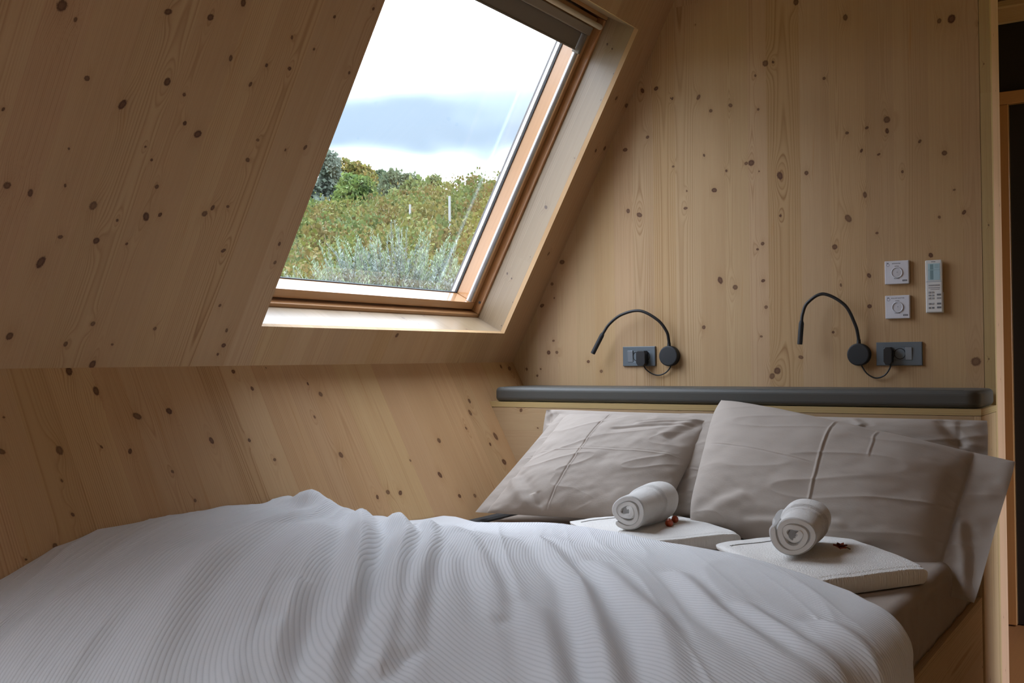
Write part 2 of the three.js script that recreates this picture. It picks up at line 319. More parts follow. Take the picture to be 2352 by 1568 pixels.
// hall behind, with a dark door
const hall = struct('wall_hall');
const zd = -1.33;
part(hall, 'header', grainUV(box(1.0, 3.9, 1.512, CEIL + 0.1, zd - 0.1, zd), [1, 0, 0]), M.gen);
part(hall, 'header_rail', grainUV(box(1.0, 3.9, 1.575, 1.60, zd, zd + 0.03), [1, 0, 0], [0.2, 0.3]), M.gen);
part(hall, 'jamb_board', grainUV(box(2.62, 3.9, FLOOR, 1.512, zd - 0.1, zd), [0, 1, 0]), M.gen);
part(hall, 'hidden_board', grainUV(box(1.0, 1.62, FLOOR, 1.512, zd - 0.1, zd), [0, 1, 0]), M.gen);
part(hall, 'side_board', grainUV(box(0.98, 1.0, FLOOR, CEIL, zd - 0.1, -0.2), [0, 1, 0]), M.gen);
part(hall, 'back_board', box(0.9, 4.2, FLOOR, CEIL + 0.1, ZB - 0.1, zd - 0.12), M.core);
const door = struct('door_1');
part(door, 'door_stile', grainUV(rbox(1.62, 1.809, FLOOR + 0.005, 1.14, zd - 0.06, zd + 0.005, 0.004), [0, 1, 0], [0.1, 0.2]), M.pine);
part(door, 'door_stile', grainUV(rbox(2.5, 2.62, FLOOR + 0.005, 1.14, zd - 0.06, zd + 0.005, 0.004), [0, 1, 0], [0.4, 0.2]), M.pine);
part(door, 'head_rail', grainUV(rbox(1.62, 2.62, 1.14, 1.198, zd - 0.06, zd + 0.005, 0.004), [1, 0, 0], [0.4, 0.7]), M.pine);
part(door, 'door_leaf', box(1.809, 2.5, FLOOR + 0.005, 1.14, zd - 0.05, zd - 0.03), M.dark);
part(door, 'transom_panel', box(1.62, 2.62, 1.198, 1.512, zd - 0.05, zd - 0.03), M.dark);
// floor boards
const floor = struct('floor');
part(floor, 'slab', box(0.4, 3.6, FLOOR - 0.2, FLOOR - 0.02, ZB, ZF + 0.1), M.core);
{ const R = rng(9); for (let i = 0; i < 17; i++) { const x0 = 0.5 + i * 0.18; part(floor, 'floorboard', grainUV(box(x0, x0 + 0.178, FLOOR - 0.02, FLOOR, ZB, ZF), [0, 0, 1], [R(), R()]), M.floor); } }
// ceiling, right-hand walls with a glazed door opening, far gable
const ceiling = struct('ceiling');
part(ceiling, 'panel', grainUV(box(TA * CEIL - 0.25, 2 * XC - TA * CEIL + 0.25, CEIL, CEIL + 0.2, ZB - 0.1, ZF + 0.1), [0, 0, 1]), M.gen);
const right = struct('wall_right');
{ // mirrored leaning panels about x = XC, with one opening beside the bed wall
  const RW = { y0: -1.1, y1: 1.1, z0: -1.3, z1: 0.0 };
  const slab = (y0, y1, z0, z1) => {
    const xAt = (y) => 2 * XC - (y >= 0 ? TA * y : -TB * y);
    const P = [[xAt(y0), y0], [xAt(y1), y1], [xAt(y1) + 0.17, y1], [xAt(y0) + 0.17, y0]];
    part(right, 'panel', grainUV(prism(P, z0, z1), [0, 1, 0]), M.gen);
  };
  slab(FLOOR, 0, ZB - 0.1, RW.z0); slab(FLOOR, 0, RW.z1, ZF + 0.1); slab(0, CEIL + 0.1, ZB - 0.1, RW.z0); slab(0, CEIL + 0.1, RW.z1, 4.2); slab(0, CEIL + 0.1, 5.42, ZF + 0.1);
  slab(0, 0.1, 4.2, 5.42); slab(1.3, CEIL + 0.1, 4.2, 5.42);                  // a roof light in the opposite slope
  slab(FLOOR, RW.y0, RW.z0, RW.z1); slab(RW.y1, CEIL + 0.1, RW.z0, RW.z1);
}
const partition = struct('wall_partition');                        // closes off the lit entrance beside the bed wall
part(partition, 'panel', grainUV(box(2.28, 2 * XC + 0.62, FLOOR, CEIL, 0.02, 0.1), [0, 1, 0]), M.gen);
const front = struct('wall_front');
part(front, 'panel', grainUV(box(-0.2, 4.1, FLOOR, CEIL + 0.1, ZF, ZF + 0.15), [0, 1, 0]), M.gen);

// ───────────── roof window ─────────────
function roofWindow(name, Z0, Z1) {
  const win = struct(name);
  const o = 0.018, gu = [TA, 1, 0], gz = [0, 0, 1];
  part(win, 'sill_board', grainUV(ubox(U0 - o, U0, 0.0202, LD, Z0 - o, Z1 + o), [-1, TA, 0], [0.1, 0.3]), M.lining);
  part(win, 'lining_board', grainUV(ubox(U0, U1, 0.0202, LD, Z0 - o, Z0), gu, [0.15, 0.55]), M.lining);
  part(win, 'lining_board', grainUV(ubox(U0, U1, 0.0202, LD, Z1, Z1 + o), gu, [0.5, 0.1]), M.lining);
  part(win, 'top_board', grainUV(ubox(U1, U1 + o, 0.0202, LD, Z0 - o, Z1 + o), gz, [0.7, 0.2]), M.lining);
  // fixed frame
  const fo = 0.085, fu0 = 0.151, fz0 = Z0 + 0.0117, fz1 = Z1 - 0.012, fu1 = U1 - 0.014;
  part(win, 'frame_rail', grainUV(ubox(U0 - fo, fu0, LD + 0.0005, 0.285, Z0 - fo, Z1 + fo, 0.004), gz, [0.1, 0.1]), M.pine);
  part(win, 'frame_rail', grainUV(ubox(fu1, U1 + fo, LD + 0.0005, 0.285, Z0 - fo, Z1 + fo, 0.004), gz, [0.3, 0.1]), M.pine);
  part(win, 'frame_stile', grainUV(ubox(fu0, fu1, LD + 0.0005, 0.285, Z0 - fo, fz0, 0.004), gu, [0.5, 0.1]), M.pine);
  part(win, 'frame_stile', grainUV(ubox(fu0, fu1, LD + 0.0005, 0.285, fz1, Z1 + fo, 0.004), gu, [0.7, 0.1]), M.pine);
  // opening sash
  const sa = 0.180, sg = 0.275, su0 = 0.1575, su1 = 0.190, sz0 = Z0 + 0.0172, sz1 = Z0 + 0.0362, tz0 = Z1 - 0.0365, tz1 = Z1 - 0.0175, tu0 = 1.388, tu1 = 1.44;
  part(win, 'sash_rail', grainUV(ubox(su0, su1, sa, sg, sz0, tz1, 0.0025), gz, [0.2, 0.6]), M.pine);
  part(win, 'sash_rail', grainUV(ubox(tu0, tu1, sa, sg, sz0, tz1, 0.0025), gz, [0.4, 0.6]), M.pine);
  part(win, 'sash_stile', grainUV(ubox(su1, tu0, sa, sg, sz0, sz1, 0.0025), gu, [0.62, 0.5]), M.pine);
  part(win, 'sash_stile', grainUV(ubox(su1, tu0, sa, sg, tz0, tz1, 0.0025), gu, [0.82, 0.5]), M.pine);
  part(win, 'gasket', ubox(su1, su1 + 0.003, sg - 0.003, sg + 0.004, sz1, tz0), M.rubber);
  part(win, 'gasket', ubox(su1, tu0, sg - 0.003, sg + 0.004, sz1, sz1 + 0.004), M.rubber);
  part(win, 'gasket', ubox(su1, tu0, sg - 0.003, sg + 0.004, tz0 - 0.004, tz0), M.rubber);
  part(win, 'pane', ubox(su0 + 0.01, tu1 - 0.01, sg + 0.0045, sg + 0.0075, sz0 + 0.008, tz1 - 0.008), M.glass);
  // outside cladding
  for (const [a, b, c, d] of [[U0 - 0.1, su1 - 0.022, Z0 - 0.1, Z1 + 0.1], [tu0 + 0.004, U1 + 0.1, Z0 - 0.1, Z1 + 0.1], [su1 - 0.022, tu0 + 0.004, Z0 - 0.1, sz1 + 0.002], [su1 - 0.022, tu0 + 0.004, tz0 - 0.002, Z1 + 0.1]]) {
    part(win, 'cladding', ubox(a, b, 0.2855, 0.2985, c, d), M.spacer);
    part(win, 'cladding_edge', ubox(a, b, 0.299, 0.307, c, d), M.clad);
  }
  // plug over a fixing hole on the frame, handle bar at the top
  const plug = new THREE.CylinderGeometry(0.0055, 0.0055, 0.003, 20).rotateX(Math.PI / 2).translate(0.2, 0.163, Z0 + 0.0125).applyMatrix4(frameUp);
  part(win, 'cover_plug', plug, M.clad);
  const bar = new THREE.CapsuleGeometry(0.0105, 1.335, 6, 20).rotateX(Math.PI / 2).translate(1.412, 0.152, (Z0 + Z1) / 2).applyMatrix4(frameUp);
  part(win, 'handle_bar', bar, M.cream);
}
roofWindow('window_1', Z0, Z1);
roofWindow('window_2', Z0 + DZ, Z1 + DZ);
// ───────────── roller blind in the window ─────────────
{
  const t = thing('roller_blind', 'taupe roller blind drawn up at the top of the sloping roof window', 'blind', [0.613, 1.13, 0.858]);
  part(t, 'cassette', ubox(1.364, 1.398, 0.158, 0.205, 0.224, 1.49, 0.004), M.taupeBar);
  part(t, 'blind_fabric', ubox(1.3, 1.364, 0.186, 0.192, 0.243, 1.472, 0.002), M.taupeBlind);
  part(t, 'bottom_bar', ubox(1.2935, 1.3005, 0.183, 0.195, 0.243, 1.472, 0.002), M.taupeBlind);
  for (const [a, b] of [[0.226, 0.240], [1.474, 1.488]]) part(t, 'end_cap', ubox(1.285, 1.364, 0.165, 0.2, a, b, 0.003), M.taupeBlind);
  for (const z of [0.222, 1.492]) {
    const rail = new THREE.CylinderGeometry(0.0112, 0.0112, 1.094, 24).rotateZ(-Math.PI / 2).translate(0.74, 0.191, z).applyMatrix4(frameUp);
    part(t, 'side_rail', rail, M.alu, 'bright aluminium side rail');
  }
}

// ───────────── headboard ─────────────
const HD = 0.3144, SH1 = -0.1567, SH2 = -0.1774;
{
  const t = thing('headboard', 'pale spruce boxed headboard with a shelf top running across the bed wall', 'headboard', [1.0, FLOOR, 0.157]);
  const wall = (poly) => clipPoly(poly, -1, -TB, 0.0);
  const uvH = (x, y) => [y + 0.4, x];
  part(t, 'top_board', prism(wall([[0, SH2], [XR, SH2], [XR, SH1], [0, SH1]]), 0.001, HD, null, (x, y) => [y * 1 + 0.93, x * 0.7 + 0.2]), M.edge);
  part(t, 'front_panel', prism(wall([[0, FLOOR], [XR - 0.0205, FLOOR], [XR - 0.0205, SH2 - 0.0012], [0, SH2 - 0.0012]]), HD - 0.021, HD - 0.001, null, uvH), M.gen);
  part(t, 'side_panel', grainUV(rbox(XR - 0.02, XR, FLOOR, SH2 - 0.0015, 0.002, HD, 0.0012, 1), [0, 1, 0], [0.83, 0.45]), M.gen);
}
{ // padded cushion on top
  const t = thing('headboard_cushion', 'long dark grey leather pad lying on the headboard shelf', 'cushion', [1.0, SH1, 0.157]);
  const x0 = 0.096, x1 = XR - 0.002, y0 = SH1 + 0.0005, y1 = -0.0985, z0 = 0.004, z1 = HD - 0.003, rc = 0.045, re = 0.017;
  const s = new THREE.Shape(), ins = re;
  const X0 = x0 + ins, X1 = x1 - ins, A0 = z0 + ins, A1 = z1 - ins, r = rc - ins;
  s.moveTo(X0 + r, A0); s.lineTo(X1 - r, A0); s.absarc(X1 - r, A0 + r, r, -Math.PI / 2, 0); s.lineTo(X1, A1 - r); s.absarc(X1 - r, A1 - r, r, 0, Math.PI / 2); s.lineTo(X0 + r, A1); s.absarc(X0 + r, A1 - r, r, Math.PI / 2, Math.PI); s.lineTo(X0, A0 + r); s.absarc(X0 + r, A0 + r, r, Math.PI, 1.5 * Math.PI);
  const g = new THREE.ExtrudeGeometry(s, { depth: y1 - y0 - 2 * re, bevelEnabled: true, bevelThickness: re, bevelSize: re, bevelSegments: 5, curveSegments: 8 });
  g.rotateX(Math.PI / 2).translate(0, y1 - re, 0);
  M.leather = std({ color: new THREE.Color(0.078, 0.076, 0.068), roughness: 0.5, specularIntensity: 0.7 });
  part(t, 'pad', g, M.leather);
  const seam = new THREE.TubeGeometry(new THREE.CatmullRomCurve3([[x0 + 0.05, z1 - 0.012], [1, z1 - 0.012], [x1 - 0.05, z1 - 0.012]].map(([x, z]) => new THREE.Vector3(x, y1 - 0.0015, z))), 40, 0.0022, 6);
  part(t, 'piping', seam, M.leather);
}

// ───────────── bed base, mattress ─────────────
const MT = -0.56, MB = -0.735, FOOT = 2.58;
{
  const t = thing('bed_base', 'wooden bed base with a plain side board under the mattress', 'bed', [1.15, FLOOR, 1.45]);
  part(t, 'side_board', grainUV(rbox(XR - 0.03, XR - 0.006, FLOOR, MB - 0.004, HD + 0.002, FOOT, 0.002, 1), [0, 0, 1], [0.1, 0.1]), M.gen);
  part(t, 'foot_board', grainUV(rbox(0.67, XR - 0.031, FLOOR, MB - 0.004, FOOT - 0.024, FOOT, 0.002, 1), [1, 0, 0], [0.1, 0.1]), M.gen);
  part(t, 'platform', box(0.45, XR - 0.031, MB - 0.03, MB - 0.004, HD + 0.002, FOOT - 0.025), M.gen);
}
const cloth = (r, g, b, o = {}) => std({ color: new THREE.Color(r, g, b), roughness: 0.92, sheen: 0.35, sheenRoughness: 0.5, sheenColor: new THREE.Color(r, g, b), specularIntensity: 0.3, ...o });
// weave bump textures
function weave(n, fn) { const d = new Uint8Array(n * n * 4); for (let y = 0; y < n; y++) for (let x = 0; x < n; x++) { const v = Math.round(255 * clamp(fn(x / n, y / n))); d.set([v, v, v, 255], (y * n + x) * 4); } return dataTex(n, n, d, false); }
const texPlain = weave(256, (x, y) => 0.5 + 0.22 * (noise(x * 128, y * 18) - 0.5) + 0.22 * (noise(x * 18, y * 128) - 0.5));
const texTerry = weave(256, (x, y) => 0.25 + 0.75 * noise(x * 110, y * 110) * (0.6 + 0.4 * noise(x * 230, y * 230)));
const texStripe = weave(128, (x, y) => { const s = y * 4 % 1, a = Math.sin(Math.PI * s); return 0.15 + 0.7 * Math.pow(a, 0.8) * (0.92 + 0.08 * Math.sin(x * Math.PI * 2 * 16)); });
const texStripeCol = (() => { const n = 128, d = new Uint8Array(n * n * 4); for (let y = 0; y < n; y++) for (let x = 0; x < n; x++) { const s = (y / n) * 4 % 1, v = 1 - 0.13 * Math.pow(1 - Math.sin(Math.PI * s), 1.5); d.set([toS(0.69 * v), toS(0.69 * v), toS(0.695 * v), 255], (y * n + x) * 4); } return dataTex(n, n, d, true); })();
const rep = (t, a, b) => { const c = t.clone(); c.repeat.set(a, b); c.needsUpdate = true; return c; };
M.taupe = cloth(0.375, 0.325, 0.283, { bumpMap: rep(texPlain, 5, 5), bumpScale: 0.0006 });
M.sheet = cloth(0.34, 0.28, 0.235, { bumpMap: rep(texPlain, 6, 6), bumpScale: 0.0005 });
M.terry = cloth(0.70, 0.675, 0.64, { bumpMap: rep(texTerry, 4, 4), bumpScale: 0.0022, sheen: 0.6 });
M.duvet = cloth(1, 1, 1, { map: texStripeCol, bumpMap: texStripe, bumpScale: 0.0013, sheen: 0.2 });
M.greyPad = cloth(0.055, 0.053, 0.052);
{
  const wr = (x, z) => 0.004 * (fbm(x * 5, z * 9, 3) - 0.5);
  const x0 = 0.345, x1 = XR - 0.012, z0 = HD + 0.004, z1 = FOOT - 0.01, r = 0.035;
  const outline = []; for (let i = 0; i <= 8; i++) { const a = Math.PI - i / 8 * Math.PI / 2; outline.push([x0 + r + r * Math.cos(a), MT - r + r * Math.sin(a)]); }
  for (let i = 1; i < 60; i++) outline.push([lerp(x0 + r, x1 - r, i / 60), MT]);
  for (let i = 0; i <= 8; i++) { const a = Math.PI / 2 - i / 8 * Math.PI / 2; outline.push([x1 - r + r * Math.cos(a), MT - r + r * Math.sin(a)]); }
  for (let i = 1; i <= 10; i++) outline.push([x1 - 0.01 * sstep(0.7, 1, i / 10), lerp(MT - r, MB, i / 10)]);
  outline.push([x0 + 0.03, MB]); outline.push([x0, MT - r]);
  const n = outline.length - 1;
  const body = grid(n, 160, (a, b) => {
    const p = outline[Math.round(a * n)], z = lerp(z0, z1, b), k = 1 - Math.pow(Math.abs(2 * b - 1), 60) * 0.03;
    const side = sstep(MT - 0.01, MT - 0.06, p[1]) * sstep(x1 - 0.05, x1, p[0]);
    return [p[0] + side * (0.007 * (noise(z * 26, p[1] * 5) - 0.6) + 0.004 * (noise(z * 60, 3) - 0.5)), lerp(MB, p[1], k) + wr(p[0], z) * (p[1] > MT - 0.02 ? 1 : 0), z, p[0], z];
  });
  const t = thing('mattress', 'mattress tightly covered with a taupe fitted sheet on the bed base', 'mattress', [1.15, MB, 1.45]);
  part(t, 'fitted_sheet', body, M.sheet);
  part(t, 'head_end', box(x0 + 0.03, x1 - 0.012, MB, MT - 0.004, z0 - 0.001, z0), M.sheet);
  part(t, 'foot_end', box(x0 + 0.03, x1 - 0.012, MB, MT - 0.004, z1, z1 + 0.001), M.sheet);
}
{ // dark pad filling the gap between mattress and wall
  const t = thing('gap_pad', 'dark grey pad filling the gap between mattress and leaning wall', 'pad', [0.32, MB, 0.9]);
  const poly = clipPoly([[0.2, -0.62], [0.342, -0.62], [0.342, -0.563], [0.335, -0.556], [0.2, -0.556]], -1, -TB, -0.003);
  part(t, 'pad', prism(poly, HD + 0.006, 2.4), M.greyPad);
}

// ───────────── pillows ─────────────
// corners TL, TR, BR, BL (crease coordinates); T half thickness; flap: share of the width at the right end that is empty pillowcase
function pillowGeo({ c, T, flap = 0, flapL = 0, seed, pinch = 0.02, round = 0.05, creases = [], nu = 150, nv = 100, wr = 1 }) {
  const V = c.map((p) => new THREE.Vector3(...p)), [TL, TR, BR, BL] = V;
  const n = new THREE.Vector3().crossVectors(new THREE.Vector3().subVectors(TR, BL), new THREE.Vector3().subVectors(TL, BR)).normalize();
  if (n.z < 0) n.negate();
  const side = (s) => grid(nu, nv, (a, b) => {
    const A = s > 0 ? a : 1 - a;                                  // mirrored for the back so both faces look outwards
    const ea = 2 * A - 1, eb = 2 * b - 1;
    const body = clamp((A - flapL) / (1 - flap - flapL)), eB = 2 * body - 1;
    const kR = flap && A > 0.5 ? 0.012 : round, kL = flapL && A < 0.5 ? 0.012 : kR;
    const fa = ea * (1 - kL * Math.pow(Math.abs(eb), 5) - pinch * 0.6 * (1 - eb * eb)), fb = eb * (1 - kL * 1.2 * Math.pow(Math.abs(ea), 5) - pinch * (1 - ea * ea));
    const pa = (fa + 1) / 2, pb = (fb + 1) / 2;
    const top = TL.clone().lerp(TR, pa), bot = BL.clone().lerp(BR, pa), p = bot.lerp(top, 1 - pb);
    let th = T * Math.pow(Math.max(0, 1 - Math.pow(Math.abs(eB), 2.8)), 0.6) * Math.pow(Math.max(0, 1 - Math.pow(Math.abs(eb), 2.5)), 0.58);
    const edge = Math.max(Math.abs(ea), Math.abs(eb)), soft = 1 - Math.pow(edge, 14);
    th += 0.0035 * soft;
    let w = 0.014 * (fbm(A * 3.1 + seed, b * 2.6 + seed, 3) - 0.5) + wr * 0.010 * (fbm(A * 7 + seed * 2 + b * 4, b * 5 + seed - A * 3, 3) - 0.5);
    w += wr * 0.0035 * Math.pow(1 - Math.abs(2 * noise(A * 5 + b * 9 + seed, b * 3 - A * 2 + seed * 2) - 1), 4);   // long soft wrinkles
    w += 0.012 * Math.pow(Math.abs(edge), 4) * (noise(A * 17 + seed, b * 17) - 0.5);       // puckers near the seams
    for (const [x0, y0, x1, y1, d, wd] of creases) {
      const dx = x1 - x0, dy = y1 - y0, L = Math.hypot(dx, dy), t = ((A - x0) * dx + (b - y0) * dy) / (L * L), dd = ((A - x0) * dy - (b - y0) * dx) / L + 0.006 * (noise(t * 4 + seed, seed) - 0.5);
      if (t > -0.05 && t < 1.05) { const q = dd / wd; w += d * sstep(-0.05, 0.08, t) * sstep(1.05, 0.92, t) * (Math.exp(-q * q) - 0.55 * Math.exp(-Math.pow(q - 1.7, 2))); }
    }
    if (flap && A > 1 - flap) { const f = (A - 1 + flap) / flap; w += 0.012 * Math.sin(b * 5 + 1) * f + 0.014 * f * (noise(b * 6 + seed, f * 2) - 0.5); }
    p.addScaledVector(n, s > 0 ? th + w * soft : -th * 0.75 + w * 0.3 * soft);
    return [p.x, p.y, p.z, A, b];
  });
  const f = side(1), k = side(-1);
  if (new THREE.Vector3(f.attributes.normal.getX(nu * 60), f.attributes.normal.getY(nu * 60), f.attributes.normal.getZ(nu * 60)).dot(n) < 0) for (const g of [f, k]) { const ix = g.index.array; for (let i = 0; i < ix.length; i += 3) { const t = ix[i + 1]; ix[i + 1] = ix[i + 2]; ix[i + 2] = t; } g.computeVertexNormals(); }
  return [f, k];
}
function pillow(label, base, o, group) {
  const t = thing('pillow', label, 'pillow', base, group), [f, k] = pillowGeo(o);
  part(t, 'pillowcase', mergeGeometries([f, k]), M.taupe);
  return t;
}
pillow('taupe pillow standing behind the front pillow nearest the leaning wall, mostly hidden', [0.72, MT, 0.42],
  { c: [[0.375, -0.178, 0.365], [1.06, -0.185, 0.365], [1.04, -0.545, 0.44], [0.36, -0.545, 0.44]], T: 0.04, seed: 3, round: 0.02, creases: [[0.015, 0.0, 0.05, 0.16, -0.012, 0.02]] });
pillow('taupe pillow at the back on the doorway side, its crumpled corner drooping past the shelf', [1.5, MT, 0.42],
  { c: [[0.95, -0.178, 0.42], [1.955, -0.185, 0.40], [1.965, -0.46, 0.46], [0.90, -0.535, 0.58]], T: 0.05, seed: 14, flap: 0.08, round: 0.02, creases: [[0.02, 0.55, 0.14, 0.57, 0.004, 0.006], [0.86, 0.0, 0.93, 0.3, -0.012, 0.02], [0.6, 0.02, 0.64, 0.12, 0.008, 0.015]] });
pillow('taupe front pillow nearest the leaning wall, with pressed cross creases', [0.62, MT, 0.55],
  { c: [[0.475, -0.19, 0.43], [1.085, -0.193, 0.43], [0.985, -0.535, 0.66], [0.312, -0.532, 0.765]], T: 0.07, seed: 5, flapL: 0.07, round: 0.03, nu: 300, nv: 200, creases: [[0.40, 0.02, 0.41, 0.98, -0.0034, 0.0042], [0.02, 0.46, 0.98, 0.44, 0.002, 0.005], [0.62, 0.16, 0.99, 0.04, 0.007, 0.014], [0.5, 0.24, 0.95, 0.12, -0.004, 0.014], [0.08, 0.70, 0.32, 0.99, 0.012, 0.035], [0.3, 0.86, 0.36, 0.99, 0.007, 0.015], [0.85, 0.3, 0.99, 0.05, -0.008, 0.03]] });
pillow('large taupe front pillow on the doorway side, loose end hanging over the mattress edge', [1.5, MT, 0.62],
  { c: [[1.105, -0.118, 0.45], [2.05, -0.292, 0.55], [1.975, -0.655, 0.82], [1.08, -0.525, 0.68]], T: 0.115, seed: 8, flap: 0.12, round: 0.045, nu: 320, nv: 210, creases: [[0.46, 0.03, 0.47, 0.98, 0.003, 0.0042], [0.05, 0.43, 0.45, 0.45, -0.0016, 0.004], [0.60, 0.05, 0.61, 0.3, 0.002, 0.004], [0.86, 0.2, 0.86, 0.8, -0.010, 0.022], [0.9, 0.5, 0.97, 0.98, 0.012, 0.02], [0.25, 0.93, 0.6, 0.80, 0.006, 0.025], [0.05, 0.98, 0.25, 0.75, 0.006, 0.03]] });

// ───────────── towels ─────────────
function foldedTowel(label, L, B, R, yb, th, seed) {
  const l = new THREE.Vector2(...L), b = new THREE.Vector2(...B), r = new THREE.Vector2(...R), e1 = new THREE.Vector2().subVectors(b, l), e2 = new THREE.Vector2().subVectors(r, b);
  const t = thing('folded_towel', label, 'towel', [l.x + (e1.x + e2.x) / 2, yb, l.y + (e1.y + e2.y) / 2]);
  const dome = (u, v) => 0.010 * (fbm(u * 3 + seed, v * 3 + seed, 3) - 0.5) - 0.006 * (Math.pow(Math.abs(2 * u - 1), 4) + Math.pow(Math.abs(2 * v - 1), 4));
  const W1 = e1.length(), W2 = e2.length();
  // soft slab with rounded corners and rims; v0..v1 along the second edge
  const slab = (y0, y1, v0, v1, rim) => {
    const face = (s) => grid(70, 80, (a, q) => {
      const A = s > 0 ? a : 1 - a, eu0 = 2 * A - 1, ev0 = 2 * q - 1, eu = Math.sign(eu0) * (1 - Math.pow(1 - Math.abs(eu0), 1.9)), ev = Math.sign(ev0) * (1 - Math.pow(1 - Math.abs(ev0), 1.9));
      const d = Math.min((1 - Math.abs(eu)) * W1 / 2, (1 - Math.abs(ev)) * W2 / 2), k = Math.sqrt(clamp(1 - Math.pow(1 - clamp(d / rim), 2)));
      const fu = eu * (1 - 0.05 * Math.pow(Math.abs(ev), 8)), fv = ev * (1 - 0.04 * Math.pow(Math.abs(eu), 8)), u = (fu + 1) / 2, v = lerp(v0, v1, (fv + 1) / 2);
      const ym = (y0 + y1) / 2, y = s > 0 ? ym + ((y1 - y0) / 2) * k + dome(u, v) * k : ym - ((y1 - y0) / 2) * k;
      const ruff = 0.004 * (1 - k) * (noise(u * 20 + seed, v * 20) - 0.5);
      return [l.x + e1.x * u + e2.x * (v + ruff), y, l.y + e1.y * u + e2.y * (v + ruff), u * W1, v * W2];
    });
    const g = mergeGeometries([face(1), face(-1)]); return orient(g, 1);
  };
  part(t, 'towel_layer', slab(yb, yb + th * 0.54, 0.0, 0.96, 0.014), M.terry);
  part(t, 'towel_layer', slab(yb + th * 0.5, yb + th, 0.012, 0.965, 0.014), M.terry);
  part(t, 'fold', slab(yb, yb + th * 0.97, 0.72, 1.0, th * 0.5), M.terry);
  // stitched hem along the open edge
  const pts = []; for (let i = 0; i <= 80; i++) { const u = lerp(0.06, 0.94, i / 80), v = 0.16 + 0.008 * (i % 2); pts.push(new THREE.Vector3(l.x + e1.x * u + e2.x * v, yb + th + 0.0012 + dome(u, v), l.y + e1.y * u + e2.y * v)); }
  part(t, 'hem', new THREE.TubeGeometry(new THREE.CatmullRomCurve3(pts), 160, 0.0012, 5), M.terry);
  return t;
}
function orient(g) { const n = g.attributes.normal, p = g.attributes.position, ix = g.index.array; let up = 0, c = 0; g.computeBoundingBox(); const m = (g.boundingBox.min.y + g.boundingBox.max.y) / 2; for (let i = 0; i < n.count; i++) { up += n.getY(i) * Math.sign(p.getY(i) - m); c++; } if (up < 0) { for (let i = 0; i < ix.length; i += 3) { const t = ix[i + 1]; ix[i + 1] = ix[i + 2]; ix[i + 2] = t; } g.computeVertexNormals(); } return g; }
foldedTowel('folded white towel under the rolled towel nearer the leaning wall', [0.735, 0.85], [0.955, 0.515], [1.335, 0.83], MT + 0.003, 0.05, 2);
foldedTowel('folded white towel under the rolled towel nearer the doorway', [1.31, 1.03], [1.535, 0.66], [1.915, 1.085], MT + 0.003, 0.05, 6);
